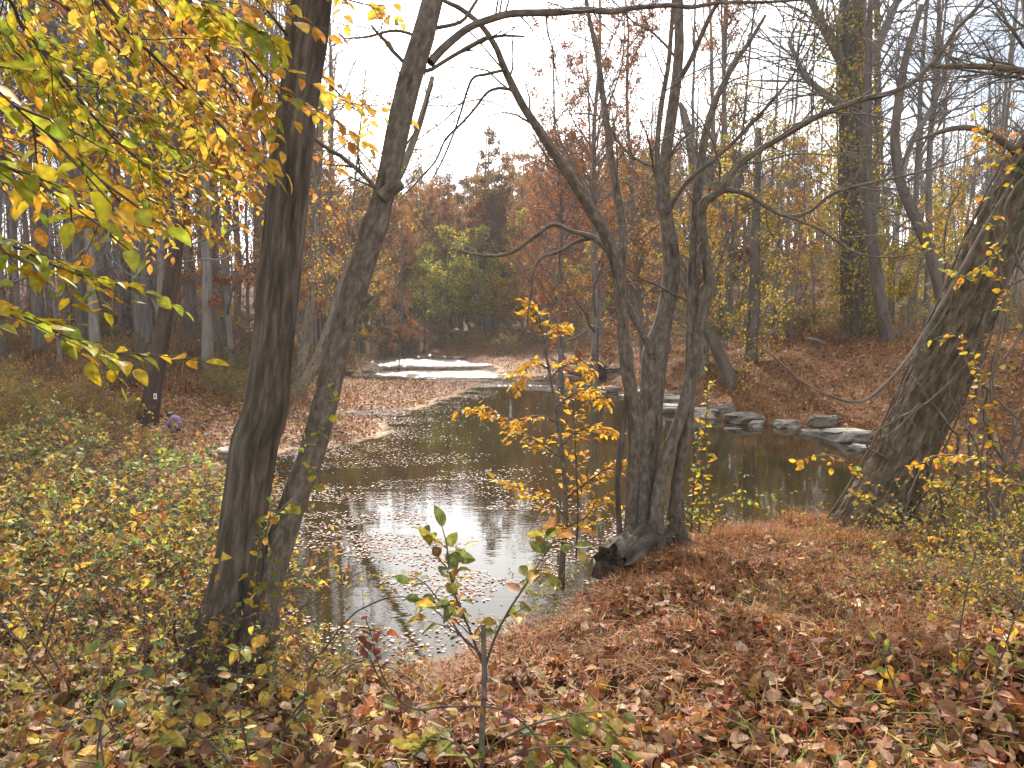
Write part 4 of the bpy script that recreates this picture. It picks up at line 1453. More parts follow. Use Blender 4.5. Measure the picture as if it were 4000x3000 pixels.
# --- trees across the water that stand out singly
def solo(name, label, pts, d, mat, twn=30, cat='tree', leaf=None, sides=14, tw=(1.0, 3.0), t2=(.4, 1.4), up=.15, t0=.3, extra=(), cols=None, tmat=None, ang=55):
    s = stem(pts, d, 4)
    b = s[0][0].copy()
    b[2] = z1(b[0], b[1])
    o = thing(name, b, label, cat)
    mb = MB()
    # root end: carry the trunk on down into the slope, flaring
    dn = nrm(s[0][0] - s[0][2]) * .35 + np.array([0, 0, -.25])
    s = (np.vstack([s[0][0] + dn * 2, s[0][0] + dn, s[0]]), np.concatenate([[s[1][0] * 1.7, s[1][0] * 1.35], s[1]]))
    add_stem(mb, *s, sides=sides, lump=.05, seed=len(label))
    build(mb, 'trunk', mat, o, b).color = (.66, .60, .54, 1)
    mb = MB()
    fine = []
    for e in [s] + [stem(x_, d, 4) for x_ in extra]:
        if e is not s:
            lm = MB()
            add_stem(lm, *e, sides=8, lump=.06, seed=3)
            build(lm, 'limb', mat, o, b)
        B1, R1, B2, R2 = twigs_on(*e, twn, 6, rg, tw, t2, ang, up, t0, .010)
        R1 = np.maximum(R1 * 2, .008)
        add_tubes(mb, B1, R1, 4)
        add_tubes(mb, B2, R2, 3)
        B3, R3 = spawn(B2, R2, 3, .2, 1, .5, 40, .1, 3, rg, wig=.2, rmin=.005)
        add_tubes(mb, B3, R3, 3)
        fine += [B2, B3[:, [0, 0, 1, 1, 2]]]
    build(mb, 'branches', tmat or M_TWIGF, o, b)
    if leaf:
        n_, sz = leaf
        f = np.concatenate(fine)
        p, t = on_twigs(f, n_, rg)
        p = p + rg.normal(0, sz, (n_, 3))
        V, T, C = leaves(p, rand_dirs(n_, rg), rand_dirs(n_, rg), rg.uniform(.6, 1.2, n_) * sz, .75, LEAF2, palette(n_, cols, rg, .18))
        build(MB().add(V, T, C), 'foliage', M_LEAF, o, b, smooth=False)
    return o, s


blaze_tree, bs = solo('marked_tree', 'dark leaning tree with a small painted trail blaze near its foot', [(565, 1700, 120), (575, 1650, 88), (592, 1560, 72), (610, 1450, 66), (630, 1330, 62), (655, 1180, 58), (680, 1030, 54), (698, 900, 48), (715, 760, 42), (728, 600, 36), (745, 350, 28), (760, 50, 18)], 19.5, M_BARK_F, 14, tw=(.8, 2.2),
                    extra=[[(700, 880, 16), (600, 860, 14), (520, 880, 12), (440, 930, 8), (400, 1000, 4)], [(735, 660, 16), (830, 640, 13), (920, 655, 10), (1010, 700, 6)]])
next(c for c in blaze_tree.children if c.name.startswith('trunk')).color = (.40, .31, .26, 1)
# painted blaze: white plate with a dark red centre, just proud of the bark
bz = P(607, 1548, 19.5 - .29)
m_w = plain_material('blaze_white', (.75, .72, .68), .6, .1)
m_r = plain_material('blaze_red', (.25, .03, .03), .6, .1)


def slab(cx, cy, cz, w_, h_, t_):
    x0, x1, y0, y1, z0, z1_ = cx - w_ / 2, cx + w_ / 2, cy - t_, cy, cz - h_ / 2, cz + h_ / 2
    V = [[x0, y0, z0], [x1, y0, z0], [x1, y0, z1_], [x0, y0, z1_], [x0, y1, z0], [x1, y1, z0], [x1, y1, z1_], [x0, y1, z1_]]
    T = [[0, 1, 2], [0, 2, 3], [5, 4, 7], [5, 7, 6], [4, 0, 3], [4, 3, 7], [1, 5, 6], [1, 6, 2], [3, 2, 6], [3, 6, 7], [4, 5, 1], [4, 1, 0]]
    return np.array(V), np.array(T)


o = build(MB().add(*slab(*bz, .075, .14, .02)), 'trail_blaze', m_w, blaze_tree, blaze_tree.location, smooth=False)
build(MB().add(*slab(bz[0], bz[1] - .021, bz[2], .028, .085, .004)), 'blaze_stripe', m_r, o, blaze_tree.location, smooth=False)

solo('sycamore', 'pale trunked sycamore leaning over the sand bar', [(1150, 1560, 70), (1185, 1500, 52), (1240, 1410, 48), (1290, 1280, 46), (1330, 1150, 46), (1380, 1020, 42), (1440, 900, 38), (1510, 780, 34), (1580, 640, 30), (1640, 480, 24), (1690, 300, 18)], 27, M_BARK_S, 22, leaf=(1500, .11), cols=ORANGE + YELLOW, tw=(1.2, 3.5))
solo('sycamore', 'upright pale sycamore with flaking bark beside the sand bar', [(1170, 1480, 62), (1190, 1380, 50), (1215, 1200, 46), (1228, 1000, 40), (1235, 800, 36), (1245, 600, 30), (1255, 350, 22)], 31, M_BARK_S, 24, leaf=(1700, .10), cols=YELLOW + ORANGE, tw=(1.2, 3.2))
oI, sI = solo('ivy_clad_tree', 'massive dark tree across the water with yellow creeper up its trunk', [(3362, 1370, 190), (3362, 1330, 150), (3358, 1200, 128), (3352, 1000, 120), (3345, 800, 116), (3338, 600, 110), (3330, 400, 104), (3330, 200, 96), (3335, 0, 88), (3345, -300, 70)], 29, M_BARK_F, 34, tw=(1.5, 4.5), t2=(.6, 1.8),
     extra=[[(3335, 330, 60), (3270, 200, 44), (3210, 90, 34), (3150, -40, 26)], [(3345, 300, 60), (3420, 190, 44), (3480, 60, 30), (3540, -80, 22)], [(3330, 450, 40), (3240, 380, 30), (3150, 300, 22), (3080, 160, 16)]])
next(c for c in oI.children if c.name.startswith('trunk')).color = (.55, .49, .43, 1)
solo('leaning_forest_tree', 'slender leaning trunk beside the creeper clad tree', [(3490, 1420, 62), (3470, 1330, 52), (3440, 1180, 48), (3418, 1020, 46), (3400, 850, 42), (3390, 700, 38), (3388, 500, 32), (3392, 250, 26), (3400, 0, 18)], 26.5, M_BARK_F, 20, tw=(1, 3))
solo('crooked_tree', 'dark crooked bare tree arching above the far bank', [(3720, 1380, 60), (3690, 1200, 52), (3640, 1000, 48), (3580, 860, 42), (3520, 720, 38), (3495, 560, 34), (3510, 400, 30), (3540, 220, 26), (3600, 20, 20)], 24, M_BARK_F, 30, tw=(1.2, 3.6), extra=[[(3520, 700, 24), (3560, 560, 22), (3640, 420, 20), (3700, 250, 16), (3740, 60, 12)]])
solo('leafy_bank_tree', 'dark slanting tree with green yellow leaves over the far bank', [(2860, 1520, 70), (2838, 1450, 54), (2790, 1340, 48), (2740, 1230, 44), (2690, 1120, 46), (2640, 1000, 40), (2590, 860, 30), (2560, 700, 22)], 27, M_BARK_F, 26, leaf=(2600, .11), cols=YGREEN + ORANGE, tw=(1, 3.2), t0=.15)
solo('leafy_bank_tree', 'upright bank tree wrapped in green creeper leaves', [(2930, 1480, 64), (2935, 1380, 50), (2945, 1200, 44), (2950, 1000, 38), (2955, 800, 30), (2965, 500, 20)], 28, M_BARK_F, 26, leaf=(2800, .10), cols=YGREEN + YELLOW, tw=(.8, 2.2), t0=.1)
solo('snag', 'broken pale dead trunk standing behind the stem clump', [(2742, 1420, 56), (2740, 1200, 50), (2736, 1000, 46), (2730, 800, 42), (2715, 640, 40), (2695, 540, 36), (2670, 440, 28), (2655, 400, 12)], 29.5, M_BARK_S, 6, tw=(.5, 1.5), up=0)

# creeper leaves on the ivy-clad trunk
cn_ = 11000
i_ = rg.uniform(0, len(sI[0]) - 6, cn_)
c0 = np.stack([np.interp(i_, np.arange(len(sI[0])), sI[0][:, k]) for k in range(3)], 1)
r0 = np.interp(i_, np.arange(len(sI[0])), sI[1])
aa = rg.uniform(0, 6.283, cn_)
side = (np.cos(aa) < .25) | (rg.random(cn_) < .3)
spread = np.abs(rg.normal(0, .55, cn_)) * np.where(np.cos(aa) < 0, 1.4, .4)
p = c0 + np.stack([np.cos(aa), np.sin(aa), 0 * aa], 1) * (r0 + .05 + spread)[:, None]
p[:, 2] += rg.normal(0, .2, cn_)
keep = side & (p[:, 2] > 2.6) & (vnoise(p[:, 2] * 1.1, p[:, 0] * 2, 9) > .3)
p = p[keep]
k = len(p)
V, T, C = leaves(p, rand_dirs(k, rg) + np.array([0, 0, -.6]), rand_dirs(k, rg) + np.array([0, -.6, .2]), rg.uniform(.08, .16, k), .8, LEAF2, palette(k, YELLOW + YGREEN, rg, .16))
cre = thing('creeper', oI.location, 'yellow creeper foliage clinging to the massive tree across the water', 'creeper')
build(MB().add(V, T, C), 'foliage', M_LEAF, cre, oI.location, smooth=False)
mb = MB()
for j in range(5):
    ph = 2.2 + j * .6
    m_ = sI[0][:-4] + np.stack([np.cos(ph + 0 * sI[1][:-4]), np.sin(ph + 0 * sI[1][:-4]), 0 * sI[1][:-4]], 1) * (sI[1][:-4] + .03)[:, None]
    add_stem(mb, m_, np.full(len(m_), .03), sides=5)
build(mb, 'stems', M_VINE, cre, oI.location)

# ------------------------------------------------------------------ brush and shrubs
def shrub(seed, h, spread, ncane, n1, n2, nleaf, lsize, cols, tmpl=LEAF4, cane_r=.006, arch=.5, leaf_mat=None, twig_mat=None, z_bias=0.0):
    rg = np.random.default_rng(seed)
    K = 8
    a = rg.uniform(0, 6.283, ncane)
    d0 = nrm(np.stack([np.cos(a) * .45, np.sin(a) * .45, np.ones(ncane)], 1) + rg.normal(0, .2, (ncane, 3)))
    outw = np.stack([np.cos(a), np.sin(a), -.35 * np.ones(ncane)], 1)
    pts = [np.stack([np.cos(a), np.sin(a), 0 * a], 1) * rg.uniform(0, .12, (ncane, 1)) * spread + np.array([0, 0, -.03])]
    L = h * rg.uniform(.6, 1.25, ncane)[:, None] / (K - 1)
    d = d0
    for k in range(K - 1):
        d = nrm(d + outw * arch * .28 * spread + rg.normal(0, .13, (ncane, 3)))
        pts.append(pts[-1] + d * L)
    B0 = np.stack(pts, 1)
    R0 = cane_r * rg.uniform(.6, 1.3, (ncane, 1)) * np.linspace(1, .35, K)[None]
    mb = MB()
    add_tubes(mb, B0, R0, 5)
    B1, R1 = spawn(B0, R0, n1, .2, 1, .4, 48, .1, 5, rg, wig=.2, rr=.6, rmin=cane_r * .3)
    add_tubes(mb, B1, R1, 3)
    B2, R2 = spawn(B1, R1, n2, .2, 1, .5, 45, .05, 4, rg, wig=.2, rr=.7, rmin=cane_r * .22)
    add_tubes(mb, B2, R2, 3)
    res = {'canes': mb.mesh('canes', twig_mat or M_TWIG)}
    if nleaf:
        q = np.concatenate([resample5(B1), resample5(B2), resample5(B2)])
        p, t = on_twigs(q, nleaf, rg)
        if z_bias:
            keep = rg.random(nleaf) < np.clip(p[:, 2] / h + z_bias, .1, 1)
            p, t = p[keep], t[keep]
        k = len(p)
        ax = t + rg.normal(0, .8, (k, 3)) + np.array([0, 0, -.15])
        V, T, C = leaves(p, ax, rand_dirs(k, rg) * .7 + np.array([0, 0, .9]), rg.uniform(.55, 1.25, k) * lsize, rg.uniform(.5, .8, k), tmpl, palette(k, cols, rg, .15), rg.normal(.5, .5, k))
        res['foliage'] = MB().add(V, T, C).mesh('foliage', leaf_mat or M_LEAF, smooth=False)
    return res


def resample5(B):
    K = B.shape[1]
    t = np.linspace(0, K - 1, 5)
    i = np.clip(t.astype(int), 0, K - 2)
    f = (t - i)[None, :, None]
    return B[:, i] * (1 - f) + B[:, i + 1] * f


BRIAR = [(lin('#bca444'), 3), (lin('#a8a048'), 2.6), (lin('#868f44'), 2), (lin('#c8a04a'), 2.4), (lin('#68784a'), 1.5), (lin('#b07e48'), 1.6), (lin('#b9b07c'), .8), (lin('#8c6244'), 1.2)]
BRIAR2 = [(lin('#c2a648'), 4), (lin('#b8924a'), 3), (lin('#a0703e'), 2), (lin('#8a8a44'), 1), (lin('#8c6244'), 1.5)]
BRIAR3 = [(lin('#8f9648'), 3), (lin('#72804a'), 3), (lin('#b0a450'), 2), (lin('#566a44'), 1.5), (lin('#b08a4a'), 1)]
GOLD = [(lin('#d2a82e'), 4), (lin('#c0962c'), 2), (lin('#b8a63a'), 2), (lin('#c98430'), 1), (lin('#8f9a3a'), 1)]
THICK = [(lin('#8f8440'), 3), (lin('#76753a'), 3), (lin('#a8903c'), 2), (lin('#9a6a34'), 2), (lin('#5c6638'), 2)]

briar = Kind([plant_proto('briar_bush', shrub(300 + s, .9 + .1 * s, 1.25, 10, 5, 5, 330 if s < 4 else 210, .06, (BRIAR, BRIAR2, BRIAR3, BRIAR, BRIAR2, BRIAR3)[s], LEAF4, .0045, .8), 'tangled briar with small yellow green leaves on the near bank', 'shrub', 'briars on the near bank') for s in range(6)])
rg = np.random.default_rng(41)


def strew(kind, spots, jit=.15, **kw):
    for i, (px, d, sc, *rest) in enumerate(spots, int(rg.integers(0, 3)) if len(spots) == 1 else 0):
        x = (px - 2000) / FPX * d
        tint = rest[0] if rest else tuple(rg.uniform(.7, 1.2) * np.array([1, rg.uniform(.85, 1.05), rg.uniform(.85, 1.15)]))
        kind.place(i, x, d, rg.uniform(0, 6.28), sc * rg.uniform(1 - jit, 1 + jit), tint=tint, **kw)


sp = []
for k in range(64):
    d = rg.uniform(4.0, 12.5)
    px = rg.uniform(-250, 860 if d < 8 else 960)
    x = (px - 2000) / FPX * d
    if shore_dist(np.array([x]), np.array([d]))[0] < .35 or math.hypot(x - baseA[0], d - baseA[1]) < .55:
        continue
    sp.append((px, d, rg.uniform(.75, 1.15) * (1.3 if d > 6 else 1)))
for i, (px, d, sc) in enumerate(sp):
    x = (px - 2000) / FPX * d
    hue = ('yellow green', 'golden', 'olive')[i % 6 % 3]
    where = 'beside the two stemmed tree' if math.hypot(x - baseA[0], d - baseA[1]) < 2.6 else 'on the bank above the gully water' if d < 8 else 'on the slope towards the marked tree' if d > 9.8 else 'halfway down the leafy bank'
    briar.place(i, x, d, rg.uniform(0, 6.28), sc, tint=tuple(rg.uniform(.7, 1.2) * np.array([1, rg.uniform(.85, 1.05), rg.uniform(.85, 1.15)])), label='%s %s leaved briar tangled %s' % ('tall' if sc > 1.05 else 'low', hue, where))
strew(briar, [(150, 3.3, .55), (420, 3.6, .6), (680, 3.4, .5), (-80, 2.9, .5), (1010, 3.5, .45), (880, 2.9, .42), (560, 2.7, .45), (1180, 4.2, .5), (300, 2.5, .4)], label='low briar sprawling over the leaves before the two stemmed tree', group='low briars before the two stemmed tree')
strew(briar, [(1150, 5.2, .6), (1280, 5.4, .55), (1120, 6.2, .7), (1390, 5.1, .42), (1500, 4.6, .35), (1240, 4.2, .45)], label='thin briar on the gully bank beside the two stemmed tree', group='briars along the gully')
gold = Kind([plant_proto('yellow_vine_bush', shrub(320 + s, 1.25, 1.2, 12, 6, 5, 420, .046, GOLD + BRIAR[:3], LEAF4, .006, .55, twig_mat=M_VINE), 'vine thicket with bright yellow leaves beside the leaning tree', 'shrub', 'yellow vine thickets beside the leaning tree') for s in range(3)])
strew(gold, [(3780, 6.8, .7), (3860, 6.4, .8), (3940, 6.6, 1.0), (4020, 5.8, .9), (4100, 6.2, 1.1), (3900, 5.2, .55), (4000, 4.8, .6), (4160, 5.2, 1.0), (3760, 6.0, .4), (3640, 6.2, .3), (4100, 4.2, .6), (3500, 5.4, .22), (3660, 4.8, .3), (3700, 7.0, .75), (3640, 6.9, .5), (3820, 5.6, .6), (3930, 6.0, 1.1), (3840, 6.9, 1.1), (3960, 4.2, .5), (3760, 4.4, .35)])
strew(briar, [(3000, 6.5, .3), (3150, 6.3, .35), (3300, 6.1, .4), (2850, 6.9, .35), (3450, 5.8, .5), (2790, 7.2, .75), (2720, 7.3, .7), (2880, 7.35, .6), (3620, 4.6, .5), (3800, 4.0, .5), (3350, 4.9, .35)], label='leafy briar on the point between the stem clump and the leaning tree', group='briars on the point')
strew(briar, [(2050, 5.7, .5), (2180, 6.0, .55), (2280, 6.1, .55), (1960, 5.4, .4), (2350, 6.2, .5)], label='thin yellow leaved shrub fringing the water below the stem clump', group='shrubs fringing the point')
thick = Kind([plant_proto('thicket', shrub(340 + s, 2.2, 1.1, 16, 6, 5, 1500, .075, THICK, LEAF2, .011, .5, twig_mat=M_TWIGF), 'dull olive thicket on the brushy bank', 'shrub', 'olive thickets on the brushy bank') for s in range(3)])
sp = []
for k in range(60):
    d = rg.uniform(21, 48)
    px = rg.uniform(-200, 1150)
    x = (px - 2000) / FPX * d
    if shore_dist(np.array([x]), np.array([d]))[0] > 1.2 and not (d < 25 and 480 < px < 800):
        sp.append((px, d, rg.uniform(.5, 1.0)))
strew(thick, sp)
sp = []
for k in range(40):
    d = rg.uniform(14.5, 24)
    px = rg.uniform(-250, 520 if d < 21 else 470)
    sp.append((px, d, rg.uniform(.3, .6)))
for k in range(8):
    sp.append((rg.uniform(780, 1020), rg.uniform(23, 30), rg.uniform(.35, .6)))
sp = [q for q in sp if shore_dist(np.array([(q[0] - 2000) / FPX * q[1]]), np.array([q[1]]))[0] > 1.2]
for i, q in enumerate(sp):
    t_ = rg.uniform(1.0, 1.5)
    strew(thick, [(*q, (t_ * 1.15, t_, t_ * .85))], label='yellowish low thicket on the slope around the marked tree', group='low thickets around the marked tree')
sp = []
for k in range(52):
    d = rg.uniform(25, 52)
    px = rg.uniform(2300, 4200)
    x = (px - 2000) / FPX * d
    if shore_dist(np.array([x]), np.array([d]))[0] > 5.0:
        sp.append((px, d, rg.uniform(.45, 1.0)))
strew(thick, sp, label='dull olive thicket behind the rocky bank', group='olive thickets behind the rocks')
brush = Kind([plant_proto('bare_brush', shrub(360 + s, 3.2, 1.0, 20, 6, 5, 260, .09, ORANGE + BROWN, LEAF2, .014, .35, twig_mat=M_TWIGF), 'leafless grey brush between the trees of the woods', 'shrub', 'grey brush in the woods') for s in range(3)])
sp = []
for k in range(120):
    d = rg.uniform(30, 90)
    px = rg.uniform(-200, 4200)
    x = (px - 2000) / FPX * d
    if shore_dist(np.array([x]), np.array([d]))[0] > 2.5:
        sp.append((px, d, rg.uniform(.7, 1.5)))
strew(brush, sp)
strew(thick, [(1380, 43, .7), (1420, 49, .8), (1340, 40, .6), (1500, 64, 1.1), (1600, 68, 1.2), (1700, 66, .9), (1830, 62, 1.0), (1900, 60, .9), (1960, 56, .8), (2050, 54, 1.0), (2150, 53, .9), (2250, 50, .8), (2330, 44, .7)], label='low thicket crowding the waterline at the river bend', group='thickets at the river bend')

# long dark canes arching through the near brush
for j in range(26):
    px0 = rg.uniform(-150, 1350)
    d0 = rg.uniform(2.3, 5.2)
    g0 = hit(px0, 2990)[2] if d0 < 2.6 else z1((px0 - 2000) / FPX * d0, d0)
    x0 = (px0 - 2000) / FPX * d0
    if shore_dist(np.array([x0]), np.array([d0]))[0] < .2:
        continue
    a_ = rg.uniform(0, 6.283)
    L_ = rg.uniform(.5, 1.3)
    hh = rg.uniform(.25, .75)
    tt_ = np.linspace(0, 1, 14)
    pth = np.stack([x0 + math.cos(a_) * L_ * tt_, d0 + math.sin(a_) * .5 * L_ * tt_, z1(x0, d0) - .03 + hh * np.sin(tt_ * 2.4) * (1 - .15 * tt_)], 1) + np.cumsum(rg.normal(0, .006, (14, 3)), 0)
    o = thing('bramble_cane', pth[0], 'dark arching bramble cane over the leaves by the two stemmed tree', 'cane', 'bramble canes in the near brush')
    mb = MB()
    rr_ = np.linspace(.0045, .0018, 14) * rg.uniform(.7, 1.3)
    add_stem(mb, pth, rr_, sides=6, lump=.1, seed=j)
    build(mb, 'stem', M_TWIG if j % 3 else M_VINE, o, pth[0])
    B1, R1, B2, R2 = twigs_on(pth, rr_, 7, 2, rg, (.08, .3), (.04, .12), 50, .1, .15, .0012)
    mb = MB()
    add_tubes(mb, B1, np.minimum(R1, .002), 4)
    add_tubes(mb, B2, np.minimum(R2, .0012), 3)
    build(mb, 'branches', M_TWIG, o, pth[0])
    p, t = on_twigs(np.concatenate([resample5(B1), resample5(B2)]), 16, rg)
    V, T, C = leaves(p, t + rg.normal(0, .7, p.shape), rand_dirs(16, rg) * .7 + np.array([0, 0, .9]), rg.uniform(.03, .06, 16), .7, LEAF8, palette(16, BRIAR + BRIAR2, rg, .15), rg.normal(.5, .4, 16))
    build(MB().add(V, T, C), 'foliage', M_LEAF, o, pth[0], smooth=False)

# ------------------------------------------------------------------ beech boughs reaching in overhead
def leaf_mesh(t, seed):
    c = mottled(t, seed)
    edge_ = np.abs(t[0][:, 1]) > .3
    c[edge_] *= np.array([.86, .74, .7])
    c[-1] *= np.array([.7, .55, .5])
    return MB().add(*t, c).mesh('leaf', M_LEAF)


LEAF_ONE = [leaf_mesh(leaf_shape([.55, .92, 1.0, .8, .4], [.12, .3, .48, .68, .87], f_, d_), int(100 * f_)) for f_, d_ in ((.25, .2), (.4, .35), (.15, .5), (.3, -.15), (.55, .1))]
LEAF_NARROW = [leaf_mesh(leaf_shape([.4, .9, 1.0, .7, .3], [.1, .3, .5, .72, .9], f_, d_), int(100 * f_)) for f_, d_ in ((.25, .3), (.5, .5), (.3, .1))]
CAMP = np.array([0, 0, CAMZ])


class Spray:
    """twigs and their leaves, gathered for one plant"""

    def __init__(self, seed):
        self.rg = np.random.default_rng(seed)
        self.mb = MB()
        self.L = []

    def bough(self, pts, d, ntw, ltw, nleaf, lsize, cols, droop=.05, t0=.1, flat=.8, own=0, sides=8, wr=.6, tn=.35):
        rg = self.rg
        s = stem(pts, d, 6)
        add_stem(self.mb, *s, sides=sides, lump=.05, seed=1)
        q, r = resample(*s, 40)
        tw, tr_ = [], []
        for i in range(ntw):
            t = t0 + (1 - t0) * (i + rg.random() * .6) / ntw
            j = min(int(t * 38), 38)
            tan = nrm(q[j + 1] - q[j])
            perp = nrm(np.cross(tan, [0, 0, 1]))
            sg = 1 if i % 2 else -1
            d_ = nrm(tan * .75 + sg * perp * .75 + rg.normal(0, .22, 3) + np.array([0, 0, -droop]))
            L = ltw * rg.uniform(.55, 1.15) * (1 - .45 * t)
            pp = [q[j]]
            for k in range(5):
                d_ = nrm(d_ + rg.normal(0, .1, 3) + np.array([0, 0, -droop * .6]) + tan * .06)
                pp.append(pp[-1] + d_ * L / 5)
            tw.append(pp)
            tr_.append(np.linspace(.0026, .0011, 6))
        tw.append(q[np.linspace(18, 39, 6).astype(int)])
        tr_.append(r[np.linspace(18, 39, 6).astype(int)] * .2)
        tw = np.array(tw)
        V, T, bk = tubes(tw, np.array(tr_), 4)
        self.mb.add(V, T, None, bk)
        for a_ in tw:
            nl = max(3, int(nleaf * rg.uniform(.7, 1.3)))
            for i in range(nl):
                t = .12 + .88 * i / (nl - 1)
                j = min(int(t * 5), 4)
                f = t * 5 - j
                pos = a_[j] * (1 - f) + a_[j + 1] * f
                tan = nrm(a_[j + 1] - a_[j])
                perp = nrm(np.cross(tan, [0, 0, 1]) + 1e-6)
                sg = 1 if i % 2 else -1
                ax = tan * .65 + sg * perp * flat * (0 if i == nl - 1 else 1) + rg.normal(0, .2, 3) + np.array([0, 0, -.12])
                self.L.append((pos, nrm(ax), np.array([0, 0, 1.0]) + rg.normal(0, tn, 3), lsize * rg.uniform(.65, 1.15), wr * rg.uniform(.85, 1.15), cols))

    def finish(self, root, origin, own_max, bark=None, meshes=None):
        rg = self.rg
        build(self.mb, 'branches', bark or M_TWIG, root, origin)
        sc = []
        for l_ in self.L:
            v = l_[0] - CAMP
            ok = v[1] > .3 and abs(v[0] / v[1]) < .68
            sc.append(l_[3] / np.linalg.norm(v) * (1 if ok else .1))
        order = np.argsort(-np.array(sc))
        me = meshes or LEAF_ONE
        for i in order[:own_max]:
            p_, ax, nm_, ln_, wr, cols = self.L[i]
            put_leaf(me[rg.integers(0, len(me))], 'leaf', root, p_, ax, nm_, ln_, wr, palette(1, cols, rg, .12)[0], rg.uniform(.4, 1.3), origin)
        rest = [self.L[i] for i in order[own_max:]]
        if rest:
            k = len(rest)
            C = np.array([palette(1, q[5], rg, .13)[0] for q in rest])
            V, T, C = leaves(np.array([q[0] for q in rest]), np.array([q[1] for q in rest]), np.array([q[2] for q in rest]), np.array([q[3] for q in rest]), np.array([q[4] for q in rest]), LEAF8, C, rg.uniform(.3, 1.3, k))
            o = build(MB().add(V, T, C), 'foliage', M_LEAF, root, origin, smooth=False)
            o['kind'] = 'stuff'


BGREEN = [(lin('#b8a92e'), 3), (lin('#9a9c30'), 3), (lin('#c8a830'), 2), (lin('#7f8c30'), 1.6), (lin('#c78f30'), .6)]
BYEL = [(lin('#cca23c'), 3), (lin('#c0923c'), 2.2), (lin('#bca640'), 2.4), (lin('#ac763c'), 1.2), (lin('#a8a040'), 1.2)]
BORANGE = [(lin('#bf8a44'), 3), (lin('#ab6f40'), 2.5), (lin('#c8a048'), 2), (lin('#8c5a3c'), 1)]
bb = np.array([-4.6, 1.6, z1(-4.6, 1.6)])
beech = thing('beech_tree', bb, 'beech reaching yellow green leafy boughs over the brushy bank', 'tree')
mb = MB()
bt = cr_path([[-4.6, 1.6, bb[2] - .2, .24], [-4.55, 1.65, bb[2] + .6, .2], [-4.45, 1.7, 3.5, .18], [-4.4, 1.75, 5.5, .16], [-4.3, 1.8, 8, .12], [-4.3, 1.8, 11, .07]], 6)
add_stem(mb, bt[:, :3], bt[:, 3], sides=20, lump=.04, seed=2)
build(mb, 'trunk', M_BARK_B, beech, bb)
S = Spray(77)
top = None
for pts, d, ntw, ltw, nlf, ls, cols in (
    ([(-900, -900, 30), (-300, -330, 22), (20, -20, 16), (85, 100, 14), (215, 265, 12), (335, 420, 11), (450, 545, 9), (560, 640, 6), (680, 740, 3)], (2.6, 3.4), 18, .75, 8, .088, BGREEN),
    ([(-700, -1300, 30), (0, -500, 22), (330, -90, 17), (440, 50, 15), (565, 185, 14), (690, 310, 12), (800, 420, 10), (925, 560, 8), (1020, 640, 4)], (2.6, 3.2), 20, .8, 9, .088, BYEL),
    ([(-300, -1500, 26), (300, -600, 20), (650, -100, 15), (790, 50, 13), (900, 150, 11), (1000, 260, 9), (1080, 360, 5), (1150, 470, 3)], (2.6, 3.3), 18, .8, 9, .09, BYEL),
    ([(-200, -1600, 26), (500, -700, 20), (900, -130, 15), (1060, 60, 12), (1180, 210, 10), (1290, 330, 8), (1390, 430, 6), (1500, 470, 3)], (3.2, 4.9), 14, .55, 7, .098, BYEL),
    ([(-200, -900, 22), (600, -500, 16), (1000, -160, 12), (1200, -60, 9), (1330, -10, 7), (1450, 20, 5), (1540, 15, 3)], (3.2, 4.8), 11, .55, 7, .1, BYEL),
    ([(-700, -100, 18), (-150, 230, 12), (20, 380, 9), (130, 480, 8), (260, 580, 7), (380, 690, 5), (470, 790, 3)], (1.1, 1.35), 8, .19, 4, .066, BGREEN),
    ([(-700, 300, 16), (-200, 560, 11), (0, 640, 8), (150, 720, 7), (290, 810, 5), (420, 900, 3)], (1.2, 1.5), 8, .18, 4, .062, BGREEN),
    ([(-900, 850, 18), (-300, 1120, 12), (-20, 1205, 9), (110, 1245, 8), (250, 1310, 7), (380, 1350, 5), (470, 1385, 4), (560, 1400, 2)], (2.2, 2.5), 13, .42, 6, .085, BGREEN),
    ([(-900, 500, 18), (-300, 830, 12), (-20, 930, 9), (130, 1000, 8), (270, 1060, 7), (400, 1100, 5), (520, 1115, 3)], (2.4, 2.9), 15, .5, 7, .085, BGREEN),
    ([(-900, 100, 20), (-200, 500, 13), (50, 640, 10), (220, 760, 8), (380, 830, 6), (520, 900, 4)], (2.6, 3.3), 15, .6, 7, .088, BYEL),
    ([(-800, -400, 24), (-150, 50, 14), (120, 170, 10), (330, 300, 9), (520, 450, 7), (700, 600, 4)], (3.2, 4.4), 28, .9, 11, .08, BGREEN),
    ([(-600, -800, 24), (0, -150, 14), (300, 60, 10), (520, 250, 9), (740, 480, 7), (900, 690, 4)], (3.6, 4.8), 30, .95, 11, .08, BYEL),
    ([(-300, -1000, 24), (350, -250, 14), (620, 20, 10), (850, 270, 8), (1000, 480, 5), (1080, 620, 3)], (3.8, 5.2), 32, 1.0, 12, .08, BORANGE),
    ([(-900, -200, 24), (-250, 250, 14), (-20, 420, 10), (200, 560, 9), (420, 700, 7), (620, 800, 4)], (3.6, 4.6), 28, .9, 11, .08, BYEL),
    ([(-900, -700, 24), (-350, -200, 14), (-80, 40, 10), (80, 220, 8), (250, 400, 5), (350, 520, 3)], (2.9, 3.6), 16, .7, 8, .09, BGREEN),
    ([(-100, -1100, 20), (300, -500, 14), (520, -180, 10), (700, -30, 8), (880, 60, 6), (1060, 150, 3)], (2.3, 2.7), 14, .55, 7, .095, BGREEN),
):
    S.bough(pts, d, int(ntw * 1.25), ltw, int(nlf * 1.2), ls * .84, cols)
